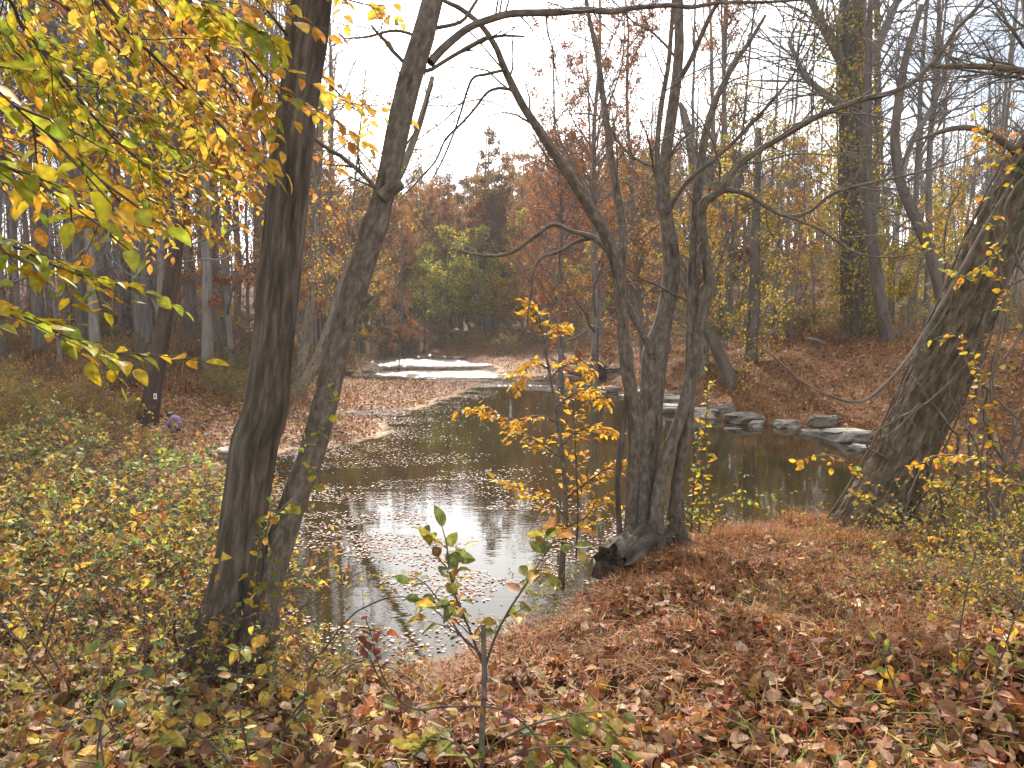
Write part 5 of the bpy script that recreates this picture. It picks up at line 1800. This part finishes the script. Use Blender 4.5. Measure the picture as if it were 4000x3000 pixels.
for pts, d, cols in (([(0, -900, 20), (500, -250, 12), (740, 120, 9), (900, 380, 7), (1010, 600, 4), (1060, 720, 2)], (4.2, 5.6), BORANGE), ([(-200, -700, 20), (250, -150, 12), (480, 150, 9), (700, 420, 7), (850, 620, 4), (930, 760, 2)], (4.2, 5.4), BYEL), ([(-500, -300, 20), (50, 120, 12), (300, 400, 9), (480, 560, 7), (640, 760, 4), (720, 880, 2)], (4.0, 5.0), BYEL)):
    S.bough(pts, d, 40, 1.0, 13, .07, cols)
S.finish(beech, bb, 280)
print('beech leaves', len(S.L))

# ------------------------------------------------------------------ yellow sapling at the water's edge
ys0 = P(2195, 2240, 6.6)
ys0[2] = z1(ys0[0], ys0[1])
sap = thing('yellow_sapling', ys0, 'slim sapling covered in golden yellow leaves standing before the water', 'tree')
S = Spray(78)
s1 = stem([(2192, 2300, 32), (2196, 2200, 26), (2208, 2050, 21), (2206, 1880, 18), (2190, 1720, 16), (2165, 1560, 13), (2140, 1420, 11), (2120, 1320, 10), (2105, 1230, 6)], 6.6, 6)
mb = MB()
add_stem(mb, *s1, sides=10, lump=.06, seed=1)
build(mb, 'trunk', M_BARK_B, sap, ys0)
GOLDS = [(lin('#d6a62c'), 4), (lin('#cc982a'), 3), (lin('#d9b544'), 2), (lin('#b98a2a'), 1), (lin('#b0682c'), .6)]
for pts, ntw, ltw in (
    ([(2205, 2010, 10), (2150, 1970, 8), (2080, 1930, 6), (2010, 1900, 4), (1975, 1880, 2)], 7, .28),
    ([(2206, 1950, 10), (2270, 1900, 8), (2340, 1850, 6), (2410, 1810, 4), (2450, 1800, 2)], 8, .3),
    ([(2198, 1790, 10), (2120, 1740, 7), (2060, 1700, 5), (2010, 1680, 3)], 5, .25),
    ([(2192, 1740, 9), (2250, 1690, 7), (2330, 1660, 5), (2400, 1690, 3)], 7, .28),
    ([(2180, 1650, 9), (2110, 1625, 8), (2030, 1640, 7), (1950, 1620, 5), (1880, 1590, 4), (1830, 1600, 2)], 10, .28),
    ([(2170, 1590, 9), (2240, 1540, 7), (2300, 1520, 5), (2370, 1570, 3)], 7, .26),
    ([(2150, 1480, 8), (2200, 1430, 6), (2260, 1420, 4), (2320, 1450, 2)], 6, .24),
    ([(2145, 1440, 8), (2090, 1420, 6), (2050, 1450, 4), (2010, 1500, 2)], 5, .22),
    ([(2125, 1340, 6), (2160, 1280, 5), (2200, 1260, 3)], 4, .2),
    ([(2115, 1290, 6), (2080, 1220, 5), (2060, 1180, 3)], 4, .18),
    ([(2208, 2060, 9), (2290, 2020, 7), (2340, 1950, 4), (2390, 1960, 2)], 5, .22),
    ([(2200, 2100, 8), (2170, 2060, 6), (2130, 2060, 3)], 3, .2),
    ([(2250, 2180, 8), (2258, 2000, 8), (2252, 1850, 7), (2246, 1700, 6), (2238, 1560, 4), (2230, 1450, 2)], 12, .2),
):
    S.bough(pts, (6.6, 6.6 + rg.normal(0, .25)), int(ntw * 1.9), ltw * 1.1, 6, .078, GOLDS, .1, .1, .8, sides=5, wr=.46, tn=.6)
S.finish(sap, ys0, 285, M_TWIG, LEAF_NARROW)
print('sapling leaves', len(S.L))

# ------------------------------------------------------------------ young sprouts right in front
def sprout(name, label, seed, base_px, d, boughs, lsize, cols, nlf=4, trunk=None, wr=.58):
    b = P(*base_px, d)
    b[2] = z1(b[0], b[1])
    o = thing(name, b, label, 'sapling')
    S = Spray(seed)
    if trunk:
        mb = MB()
        t_, r_ = stem(trunk, d, 6)
        t_[0][2] = min(t_[0][2], b[2] - .05)
        add_stem(mb, t_, r_, sides=12, lump=.05, seed=1)
        build(mb, 'trunk', M_BARK_B, o, b)
    for pts, ntw, ltw in boughs:
        S.bough(pts, (d, d + rg.normal(0, .12)), ntw, ltw, nlf, lsize, cols, .12, .2, .8, sides=6, wr=wr, tn=.6)
    S.finish(o, b, 120, M_TWIG)


SPROUT = [(lin('#84883e'), 3), (lin('#9a9244'), 3), (lin('#6a7440'), 2.4), (lin('#b89a44'), 2), (lin('#a07444'), 1.6)]
sprout('cut_sapling', 'cut topped sapling with broad toothed leaves in front of the water', 81, (1872, 3330), 2.3, [
    ([(1888, 2600, 11), (1830, 2450, 10), (1780, 2330, 9), (1755, 2220, 8), (1745, 2130, 6), (1728, 2060, 3)], 7, .16),
    ([(1886, 2640, 11), (1930, 2500, 10), (1985, 2390, 9), (2050, 2290, 8), (2120, 2180, 6), (2180, 2100, 5), (2260, 2080, 3)], 6, .15),
    ([(1884, 2560, 9), (1800, 2480, 8), (1730, 2370, 7), (1660, 2280, 5), (1600, 2260, 3)], 4, .14),
    ([(1880, 2960, 10), (1960, 2890, 9), (2080, 2830, 8), (2200, 2800, 6), (2330, 2780, 4), (2430, 2790, 2)], 8, .2),
    ([(1878, 3020, 10), (1980, 2960, 9), (2120, 2920, 8), (2260, 2920, 6), (2390, 2960, 3)], 7, .2),
    ([(1880, 3000, 9), (1800, 2920, 8), (1720, 2880, 6), (1640, 2880, 3)], 5, .16)],
    0.068, SPROUT, 5, [(1872, 3360, 30), (1876, 3100, 26), (1884, 2850, 24), (1892, 2650, 22), (1888, 2440, 21)])
REDDISH = [(lin('#7c4234'), 3), (lin('#9c5a40'), 3), (lin('#5e3430'), 2), (lin('#b08046'), 1.4)]
sprout('arching_cane', 'arching cane with dark red leaves over the gully mouth', 82, (2250, 3200), 2.2, [
    ([(2250, 3150, 10), (2150, 2950, 9), (1980, 2780, 9), (1750, 2760, 8), (1620, 2770, 8), (1500, 2680, 7), (1440, 2560, 6), (1390, 2500, 4)], 6, .12),
    ([(1520, 2690, 6), (1480, 2600, 5), (1450, 2480, 4), (1430, 2420, 2)], 3, .1)], .042, REDDISH, 3)
sprout('leafy_shoot', 'leafy shoot with round yellow leaves at the foot of the two stemmed tree', 83, (1020, 3100), 2.5, [
    ([(1010, 3150, 10), (960, 2900, 9), (930, 2700, 8), (940, 2560, 6), (980, 2480, 3)], 8, .2),
    ([(1020, 3150, 10), (1090, 2900, 9), (1180, 2760, 8), (1240, 2640, 6), (1290, 2590, 3)], 8, .2),
    ([(1000, 3150, 10), (880, 2960, 9), (760, 2860, 8), (680, 2800, 5), (620, 2780, 3)], 8, .2)], .05, BRIAR, 4, None, .75)
sprout('leafy_shoot', 'leafy shoot with yellow leaves among the leaf litter', 84, (420, 3200), 2.4, [
    ([(400, 3200, 9), (380, 2950, 8), (420, 2750, 7), (480, 2640, 5), (520, 2600, 3)], 7, .18),
    ([(420, 3200, 9), (520, 2980, 8), (620, 2880, 6), (700, 2820, 3)], 7, .18)], .048, BRIAR, 4, None, .75)
sprout('twiggy_shoot', 'thin twiggy shoot with few yellow leaves at the bank before the leaning tree', 85, (3720, 3200), 2.9, [
    ([(3700, 3150, 10), (3760, 2850, 9), (3740, 2600, 8), (3760, 2400, 7), (3800, 2200, 5), (3830, 2080, 3)], 7, .3),
    ([(3730, 3100, 9), (3850, 2800, 8), (3900, 2600, 7), (3990, 2350, 5), (4060, 2200, 3)], 7, .3),
    ([(3700, 3100, 9), (3560, 2850, 8), (3480, 2650, 6), (3420, 2500, 3)], 5, .25)], .05, GOLD, 3, None, .6)

# leafy vine up the leaning stem of the two-stemmed tree
vb = P(1060, 2420, 4.1)
vb[2] = z1(vb[0], vb[1])
lv = thing('leafy_vine', vb, 'thin vine with yellow green leaves climbing the thinner stem of the two stemmed tree', 'vine')
S = Spray(86)
for pts, ntw in (([(1075, 2400, 7), (1090, 2250, 7), (1040, 2080, 7), (1130, 1960, 6), (1240, 1880, 6), (1190, 1760, 6), (1300, 1600, 5), (1270, 1480, 4), (1330, 1420, 3)], 13),
                 ([(1060, 2420, 7), (1000, 2300, 6), (1010, 2160, 6), (1050, 2040, 5), (1060, 1960, 3)], 8)):
    S.bough(pts, (4.0, 4.0), ntw, .1, 3, .055, YGREEN, .1, .05, .8, sides=5, wr=.75, tn=.8)
S.finish(lv, vb, 100, M_VINE)
# thin leafy vine trailing down by the clump
vb = P(2740, 2080, 6.6)
vb[2] = z1(vb[0], vb[1])
lv = thing('leafy_vine', vb, 'upright spray of small yellow leaves beside the stem clump', 'vine')
S = Spray(87)
for pts, ntw in (([(2730, 2080, 8), (2740, 1950, 8), (2760, 1800, 7), (2755, 1680, 6), (2765, 1560, 4), (2760, 1450, 2)], 22), ([(2770, 2090, 8), (2800, 1980, 7), (2860, 1930, 5), (2950, 1960, 3)], 12), ([(2700, 2080, 8), (2710, 1900, 7), (2725, 1750, 5), (2730, 1650, 3)], 14)):
    S.bough(pts, (6.6, 6.6), ntw, .12, 4, .055, YGREEN + GOLD, .1, .05, .8, sides=5, wr=.6, tn=.8)
S.finish(lv, vb, 140, M_VINE)

# leaves on the vines of the leaning tree
vb = baseC.copy()
lv = thing('leaf_bearing_vine', vb, 'vine dotted with yellow leaves across the ridged leaning trunk', 'vine')
S = Spray(88)
for pts, d, ntw in (([(3980, 2000, 8), (3900, 1700, 8), (3880, 1450, 7), (3930, 1250, 7), (3900, 1000, 6), (3870, 800, 5), (3930, 560, 4), (3960, 420, 2)], (6.1, 6.5), 26),
                    ([(3760, 2050, 8), (3790, 1800, 8), (3830, 1600, 7), (3800, 1380, 6), (3740, 1300, 5), (3640, 1330, 3)], (6.0, 6.3), 18),
                    ([(3950, 900, 7), (3880, 1000, 7), (3760, 1080, 6), (3680, 1000, 4), (3600, 880, 2)], (6.3, 6.5), 14),
                    ([(3480, 2000, 6), (3380, 1880, 6), (3290, 1790, 5), (3200, 1780, 4), (3110, 1800, 2)], (6.5, 6.3), 9),
                    ([(4020, 700, 7), (3960, 640, 6), (3900, 600, 6), (3830, 520, 4), (3800, 420, 2)], (6.2, 6.4), 12),
                    ([(4020, 1900, 8), (3920, 1850, 7), (3800, 1790, 6), (3660, 1780, 4), (3560, 1830, 2)], (5.6, 5.8), 14)):
    S.bough(pts, d, ntw, .2, 4, .062, GOLD, .2, .05, .8, sides=5, wr=.75, tn=.8)
S.finish(lv, vb, 240, M_VINE)

# long bare cane drooping from the leaning tree
pth, rd = stem([(3960, 700, 10), (3840, 900, 11), (3700, 1150, 12), (3560, 1380, 12), (3450, 1510, 12), (3360, 1568, 12), (3250, 1550, 10), (3120, 1480, 9), (3030, 1400, 7), (2940, 1330, 4)], (6.3, 6.0), 8)
mb = MB()
add_stem(mb, pth, rd, sides=7, lump=.1, seed=3)
tag(build(mb, 'drooping_cane', M_VINE, None, pth[0]), 'long bare cane drooping in a loop before the rocky bank', 'vine')

# ------------------------------------------------------------------ rocks, driftwood
def rock(px, py, wpx, hpx, seed, label, tint=(1, 1, 1), d=None, flat=.55, sink=.3, name='river_rock'):
    c = hit(px, py + hpx * .5) if d is None else P(px, py + hpx * .5, d)
    dd = c[1]
    wx_, hz = .85 * wpx * dd / FPX, .72 * hpx * dd / FPX
    rr = np.random.default_rng(seed)
    nu_, nv_ = 40, 26
    th, ph = np.meshgrid(np.linspace(0, 2 * math.pi, nu_, endpoint=False), np.linspace(-math.pi / 2, math.pi / 2, nv_))
    x, y, z = np.cos(ph) * np.cos(th), np.cos(ph) * np.sin(th), np.sin(ph)
    # angular, layered river rock: superellipsoid + facets + bedding steps
    e = .5
    sg = lambda t: np.sign(t) * np.abs(t) ** e
    X, Y, Z = sg(np.cos(ph)) * sg(np.cos(th)), sg(np.cos(ph)) * sg(np.sin(th)), sg(np.sin(ph))
    nz_ = 1 + .9 * fbm(x * 1.5 + seed, y * 1.5 + z * 1.9, seed, 3) + .3 * fbm(x * 4 + seed, y * 4 + z * 5, seed + 7, 2)
    X, Y, Z = X * nz_, Y * nz_, Z * (1 + .3 * fbm(x * 2 + 5, y * 2 + seed, seed + 2, 2)) + .18 * x * rr.normal() + .1 * y * rr.normal()
    Z = Z * (1 + .5 * fbm(x * 1.3 + 9, y * 1.3 + seed, seed + 4, 2))
    Z = Z * .55 + np.round(Z * 3.2 + x * .4) / 3.2 * .45
    a = rr.uniform(-.4, .4)
    X, Y = X * math.cos(a) - Y * math.sin(a), X * math.sin(a) + Y * math.cos(a)
    V = np.stack([X * wx_ * .5, Y * wx_ * .42, Z * hz * .6], -1).reshape(-1, 3)
    i = np.arange(nv_ - 1)[:, None] * nu_
    j = np.arange(nu_)[None]
    j2 = (j + 1) % nu_
    T = np.concatenate([np.stack([i + j, i + j2, i + nu_ + j2], -1).reshape(-1, 3), np.stack([i + j, i + nu_ + j2, i + nu_ + j], -1).reshape(-1, 3)])
    org = np.array([c[0], c[1] + wx_ * .2, max(z1(c[0], c[1]), 0) + hz * (.5 - sink)])
    o = link(name, MB().add(V, T).mesh('rock', M_ROCK), None)
    o.location = org
    o.color = (*(np.array(tint) * .8), 1)
    return tag(o, label, 'rock')


for k, (px, py, w_, h_, lab, tint, sink) in enumerate((
    (3320, 1690, 185, 66, 'large rounded grey boulder at the water edge', (1.05, 1.05, 1.02), .2),
    (3225, 1640, 135, 56, 'dark layered block of rock behind the large rounded boulder', (.55, .52, .48), .1),
    (3178, 1686, 95, 30, 'low flat stone beside the large rounded boulder', (.85, .85, .82), .2),
    (3365, 1745, 80, 30, 'small pale stone in the water before the large boulder', (1.2, 1.2, 1.2), .2),
    (3086, 1652, 112, 40, 'tan flat topped rock at the water edge beside the dark layered block', (1.15, 1.1, 1.0), .15),
    (2918, 1625, 150, 60, 'broad brown rock with a mossy top on the far shore', (.8, .75, .68), .2),
    (2956, 1654, 58, 30, 'small pale cobble leaning on the broad brown rock', (1.25, 1.2, 1.1), .1),
    (2839, 1590, 95, 44, 'dark slab wedged beside the broad brown rock', (.6, .58, .55), .15),
    (2745, 1606, 130, 54, 'light grey ledge rock sloping into the water', (1.2, 1.18, 1.15), .2),
    (2624, 1588, 150, 48, 'pale ledge rock behind the stem clump', (1.25, 1.22, 1.18), .2),
    (2675, 1558, 140, 32, 'long flat slab above the pale ledge', (1.0, .95, .9), .1),
    (2605, 1548, 105, 26, 'thin slab at the back of the ledge', (.95, .9, .85), .1),
    (2516, 1530, 100, 30, 'wedge shaped grey rock beyond the stem clump', (1.0, .98, .95), .15),
    (2383, 1518, 115, 24, 'long low rock lying out in the stream', (.95, .92, .9), .15),
    (2325, 1530, 105, 20, 'flat wet rock awash in the stream', (1.1, 1.1, 1.1), .25),
    (2450, 1545, 70, 16, 'small flat stone awash beside the wedge shaped rock', (1.05, 1.05, 1.02), .2),
    (890, 1765, 150, 66, 'pale grey slab beside the two stemmed tree across the gully water', (1.35, 1.35, 1.32), .15),
    (1790, 1396, 50, 9, 'long rock below the grassy hump at the bend', (.8, .78, .75), .1),
    (1350, 1452, 50, 14, 'grey stone under the orange bushes of the far shore', (.8, .8, .8), .1),
    (1660, 1475, 26, 10, 'dark stone standing in the riffle', (.45, .42, .4), .1),
)):
    rock(px, py, w_, h_, 400 + k * 13, lab, tint, sink=sink)


def log(name, label, pts, d, mat, seed, cat='log', sides=12, twn=0, lump=.1):
    pth, rd = stem(pts, d, 6)
    mb = MB()
    V, T, bk = tubes(pth[None], rd[None], sides, lump, seed)
    mb.add(V, T, None, bk)
    n0 = np.arange(sides)
    mb.add(V[:sides], [[0, i + 1, i] for i in range(1, sides - 1)], None, bk[:sides])
    if twn:
        B1, R1, B2, R2 = twigs_on(pth, rd, twn, 4, rg, (.5, 1.6), (.2, .8), 50, .2, .1, .008)
        add_tubes(mb, B1, np.maximum(R1, .01), 5)
        add_tubes(mb, B2, np.maximum(R2, .006), 3)
    return tag(build(mb, name, mat, None, pth[0]), label, cat)


log('drift_log', 'big weathered driftwood log resting beside the dark root wad', [(2200, 1440, 34), (2280, 1455, 40), (2350, 1470, 42), (2430, 1490, 44), (2480, 1510, 46)], (38, 35), M_DRIFT, 3)
log('drift_log', 'pale driftwood trunk slanting up to the bank beside the root wad', [(2290, 1420, 22), (2330, 1440, 26), (2380, 1465, 30), (2440, 1500, 32)], (37, 35.5), M_DRIFT, 5, twn=6)
log('drift_log', 'thin pale log lying on the ledge rocks', [(2560, 1540, 14), (2640, 1533, 16), (2720, 1536, 15), (2790, 1528, 10)], (29, 28), M_DRIFT, 7)
log('drift_log', 'grey log stranded at the tip of the sand bar', [(1660, 1505, 10), (1700, 1500, 12), (1740, 1498, 15), (1780, 1500, 10)], (35.5, 35), M_DRIFT, 9)
log('drift_board', 'pale flat piece of driftwood afloat before the rocks', [(2830, 1674, 10), (2860, 1676, 12), (2900, 1678, 10)], 21.5, M_DRIFT, 11, 'driftwood')
log('fallen_branch', 'fallen forked branch on the bank top below the creeper clad tree', [(3300, 1390, 14), (3360, 1375, 18), (3430, 1358, 20), (3490, 1352, 18), (3540, 1372, 14), (3570, 1400, 8)], (26, 25.5), M_BARK_F, 13, 'branch', twn=8)
log('fallen_branch', 'short dark fallen log on the bank top', [(3150, 1322, 14), (3190, 1330, 16), (3230, 1345, 16), (3265, 1362, 12)], 27.5, M_BARK_F, 15, 'branch')
log('fallen_branch', 'dead branch trailing down the brushy bank near the sand bar', [(830, 1595, 8), (880, 1610, 9), (930, 1640, 8)], 22, M_DRIFT, 17, 'branch')
# root wad
rw = P(2345, 1480, 36)
o = thing('root_wad', (rw[0], rw[1], max(z1(rw[0], rw[1]), 0)), 'dark tangled root wad of a toppled tree at the far water edge', 'root wad')
mb = MB()
cc = np.zeros((34, 6, 3))
for i in range(34):
    a = rg.uniform(0, 6.28)
    d_ = nrm(np.array([math.cos(a), rg.normal(0, .35), abs(math.sin(a)) * .8 + .05]))
    p_ = np.array([0, 0, .25])
    for k in range(6):
        cc[i, k] = p_
        p_ = p_ + d_ * rg.uniform(.1, .22)
        d_ = nrm(d_ + rg.normal(0, .35, 3))
add_tubes(mb, cc, np.linspace(.09, .012, 6)[None].repeat(34, 0), 6)
build(mb, 'roots', M_BARK_A, o)
mb = MB()
add_stem(mb, np.array([[-.2, 0, .25], [.5, .3, .3], [1.4, .8, .45], [2.6, 1.5, .7]]), np.array([.32, .28, .25, .2]), 12, .1, 3)
build(mb, 'trunk', M_BARK_A, o)
# driftwood pile of sticks at the left shore
for i in range(7):
    x0 = 1290 + rg.uniform(0, 130)
    log('drift_stick', 'bleached stick in the drift pile below the orange bushes', [(x0, 1440 + rg.uniform(0, 26), 5), (x0 + 40, 1445 + rg.uniform(0, 20), 6), (x0 + rg.uniform(60, 120), 1450 + rg.uniform(-20, 24), 4)], 43.5, M_DRIFT, 20 + i, 'stick')['group'] = 'sticks in the drift pile'

# ------------------------------------------------------------------ trail sign
sgp = P(291, 1268, 32)
gz_ = z1(sgp[0], sgp[1])
sg = thing('trail_sign', (sgp[0], sgp[1], gz_), 'brown wooden trail sign with white lettering among the trunks', 'sign')
m_brown = plain_material('sign_brown', (.10, .030, .018), .7, .2, 8)
m_white = plain_material('sign_white', (.62, .58, .52), .7, .1)
zc = sgp[2] - gz_
build(MB().add(*slab(0, 0, zc, .70, .44, .03)), 'panel', m_brown, sg, smooth=False)
fm = MB()
for q in (slab(0, -.031, zc + .213, .70, .014, .005), slab(0, -.031, zc - .213, .70, .014, .005), slab(-.343, -.031, zc, .014, .412, .005), slab(.343, -.031, zc, .014, .412, .005)):
    fm.add(*q)
build(fm, 'frame', m_white, sg, smooth=False)
for x_ in (-.25, .25):
    pm = MB()
    add_stem(pm, np.array([[x_, .05, -.2], [x_, .05, zc + .2]]), np.array([.045, .045]), 8)
    build(pm, 'post', M_BARK_F, sg)
for txt, x_, z_ in (('PU', .03, .08), ('TRAIL', -.06, -.02)):
    cu = bpy.data.curves.new('lettering', 'FONT')
    cu.body = txt
    cu.size = .15
    cu.extrude = .002
    tmp = bpy.data.objects.new('lettering_curve', cu)
    lm = bpy.data.meshes.new_from_object(tmp)
    bpy.data.objects.remove(tmp)
    lm.materials.clear()
    lm.materials.append(m_white)
    t_o = link('lettering', lm, sg)
    t_o.location = (x_, -.034, zc + z_)
    t_o.rotation_euler = (math.pi / 2, 0, 0)

# ------------------------------------------------------------------ person crouching by the marked tree
pp_ = hit(690, 1703)
pz = z1(pp_[0], pp_[1])
per = thing('person', (pp_[0], pp_[1], pz), 'small person in a purple top crouching beside the marked tree', 'person')
per.scale = (.58, .58, .58)
m_skin = plain_material('skin', (.45, .28, .20), .6, .1)
m_purple = plain_material('purple_cloth', (.20, .12, .26), .85, .2)
m_dark = plain_material('dark_cloth', (.03, .035, .06), .85, .2)
m_hair = plain_material('dark_hair', (.03, .02, .015), .6, .3)


def skin_mesh(name, joints, edges, mat, root=0, sub=2):
    me = bpy.data.meshes.new(name)
    me.from_pydata([j[:3] for j in joints], edges, [])
    o = link(name, me, per)
    md = o.modifiers.new('skin', 'SKIN')
    for i, j in enumerate(joints):
        r_ = j[3]
        me.skin_vertices[0].data[i].radius = (r_, r_)
        me.skin_vertices[0].data[i].use_root = (i == root)
    md.use_smooth_shade = True
    sb = o.modifiers.new('sub', 'SUBSURF')
    sb.levels = sb.render_levels = sub
    me.materials.append(mat)
    return o


J, E = [], []


def chain(pts, start=None):
    prev = start
    for p_ in pts:
        J.append(p_)
        if prev is not None:
            E.append((prev, len(J) - 1))
        prev = len(J) - 1
    return prev


pel = chain([(.08, 0, .30, .14)])
ch = chain([(.12, 0, .46, .13), (.06, 0, .62, .135), (-.08, 0, .74, .13)], pel)
nk = chain([(-.20, 0, .80, .055)], ch)
chain([(-.27, 0, .83, .085), (-.34, 0, .83, .09), (-.40, 0, .79, .06)], nk)
for s_ in (-1, 1):
    chain([(-.02, s_ * .10, .28, .09), (-.26, s_ * .15, .46, .075), (-.14, s_ * .15, .26, .052), (-.06, s_ * .15, .06, .042), (-.15, s_ * .16, .03, .04), (-.24, s_ * .17, .025, .028)], pel)
    ha = chain([(-.10, s_ * .17, .70, .055), (-.22, s_ * .22, .50, .045), (-.40, s_ * .18, .36, .034), (-.46, s_ * .17, .32, .034)], ch)
    for f_ in range(5):
        dy = (f_ - 2) * .016
        chain([(-.50 + abs(f_ - 2) * .01, s_ * .17 + dy, .29, .009), (-.53 + abs(f_ - 2) * .012, s_ * .17 + dy * 1.1, .255, .008)], ha)
skin_mesh('body', J, E, m_skin)
J, E = [], []
pel = chain([(.09, 0, .34, .15)])
ch = chain([(.13, 0, .47, .145), (.07, 0, .63, .152), (-.08, 0, .745, .142), (-.15, 0, .785, .08)], pel)
for s_ in (-1, 1):
    chain([(-.10, s_ * .175, .70, .07), (-.20, s_ * .22, .52, .058), (-.30, s_ * .20, .44, .05)], 3)
skin_mesh('top', J, E, m_purple)
J, E = [], []
pel = chain([(.06, 0, .28, .155)])
for s_ in (-1, 1):
    chain([(-.02, s_ * .10, .28, .105), (-.26, s_ * .15, .46, .088), (-.14, s_ * .15, .26, .066), (-.07, s_ * .15, .10, .056)], pel)
skin_mesh('trousers', J, E, m_dark)
J, E = [], []
chain([(-.25, 0, .86, .09), (-.32, 0, .87, .10), (-.38, 0, .85, .07)])
hc = chain([(-.20, 0, .84, .07), (-.16, .05, .76, .05)], 0)
skin_mesh('hair', J, E, m_hair)

# say which tree is which where a landmark stands near it
marks = [('the trail sign', (sgp[0], sgp[1]), 5.5), ('the marked tree', tuple(blaze_tree.location[:2]), 9.0), ('the pale sycamores', (-8.3, 30.0), 7.0)]
marks_r = [('the creeper clad tree', tuple(oI.location[:2]), 6.0), ('the drift logs', (4.5, 37.0), 8.0), ('the crooked tree', (13.6, 24.0), 7.5), ('the broken snag', (7.3, 29.5), 5.0)]
for o in bpy.data.objects:
    if o.parent is None and o.name.split('.')[0] in ('forest_tree', 'young_forest_tree') and 'hilltop' not in o['label']:
        x, y = o.location[:2]
        g = o.children[0].color[0] if o.children else 1
        tone = 'pale grey' if g > 1.08 else 'dark' if g < .88 else 'grey brown'
        size = 'slender bare young tree' if o.name.startswith('young') else 'tall bare tree'
        where = None
        for nm_, q_, r_ in (marks if x < -2 else marks_r):
            if where is None and math.hypot(x - q_[0], y - q_[1]) < r_:
                where = 'near ' + nm_
        if where is None:
            side_ = 'brushy bank' if x < -2 else 'rocky bank'
            where = ('at the edge of the wood on the ' if y < 42 else 'deep in the wood behind the ' if y < 66 else 'at the back of the wood behind the ') + side_
        o['label'] = '%s %s %s' % (tone, size, where)

BASES = {'understory_tree': ('yellow leaved understory tree', 'tree'), 'riverside_tree': ('olive leaved bushy tree', 'tree'), 'yellow_vine_bush': ('yellow leaved vine thicket', 'shrub'), 'thicket': ('olive leaved thicket', 'shrub'),
         'bare_brush': ('leafless grey brush', 'shrub'), 'autumn_tree': ('rusty leaved tree', 'tree'), 'russet_tree': ('thin brown leaved tree', 'tree'), 'briar_bush': (None, None)}
allm = marks + marks_r + [('the sand bar', (-5.5, 27.0), 6.5), ('the ledge rocks', (6.0, 27.5), 4.0), ('the leaning ridged tree', tuple(baseC[:2]), 1.6), ('the stem clump', tuple(baseB[:2]), 1.6)]
byk = {}
for o in bpy.data.objects:
    k_ = o.name.split('.')[0]
    if o.parent is None and k_ in BASES and BASES[k_][0]:
        byk.setdefault(k_, []).append(o)
for k_, os_ in byk.items():
    mean_ = sum(o.scale[0] for o in os_) / len(os_)
    for o in os_:
        x, y = o.location[:2]
        sz = 'small ' if o.scale[0] < .85 * mean_ else 'large ' if o.scale[0] > 1.15 * mean_ else ''
        fol = [c for c in o.children if c.name.startswith('foliage')]
        tn = ''
        if fol and k_ != 'bare_brush':
            r_, g_ = fol[0].color[0], fol[0].color[1]
            tn = 'reddish ' if r_ / g_ > 1.13 else 'greenish ' if r_ / g_ < .93 else 'bright ' if r_ > 1.12 else 'dull ' if r_ < .86 else ''
        where = None
        for nm_, q_, rr_ in allm:
            if where is None and math.hypot(x - q_[0], y - q_[1]) < rr_:
                where = 'near ' + nm_
        if where is None:
            if y < 9:
                where = 'on the bank beside the leaning ridged tree'
            elif y >= 60 and -30 < x < 20:
                where = 'at the river bend' if y < 74 else 'at the foot of the far hillside' if y < 100 else 'high on the far hillside'
            else:
                where = 'on the ' + ('brushy' if x < -1 else 'rocky') + (' bank' if y < 34 else ' side within the wood' if y < 60 else ' side deep in the wood')
        o['label'] = (sz + tn + BASES[k_][0] + ' ' + where)
        o['group'] = BASES[k_][0] + 's ' + ('of the far hillside' if y >= 60 else 'of the brushy bank' if x < -1 else 'of the rocky bank' if y > 9 else 'by the leaning tree')

# joined twigs and small leaves are parts of kind stuff
for o in bpy.data.objects:
    if o.parent is not None and o.name.split('.')[0] in ('branches', 'foliage', 'canes', 'stems', 'roots'):
        o['kind'] = 'stuff'

# ------------------------------------------------------------------ autumn haze
V = np.array([[x, y, z] for z in (-2, 40) for y in (-45, 235) for x in (-195, 195)], float)
T = [[0, 2, 3], [0, 3, 1], [4, 5, 7], [4, 7, 6], [0, 1, 5], [0, 5, 4], [2, 6, 7], [2, 7, 3], [0, 4, 6], [0, 6, 2], [1, 3, 7], [1, 7, 5]]
mh, hn, hl = new_mat('haze')
ho = hn.new("ShaderNodeOutputMaterial")
pv = hn.new("ShaderNodeVolumePrincipled")
pv.inputs['Color'].default_value = (.92, .93, .96, 1)
pv.inputs['Density'].default_value = .0005
pv.inputs['Anisotropy'].default_value = .3
hl.new(pv.outputs[0], ho.inputs['Volume'])
haze = build(MB().add(V, T), 'haze', mh, smooth=False)
tag(haze, 'thin pale haze in the air over the river', 'haze', kind='stuff')
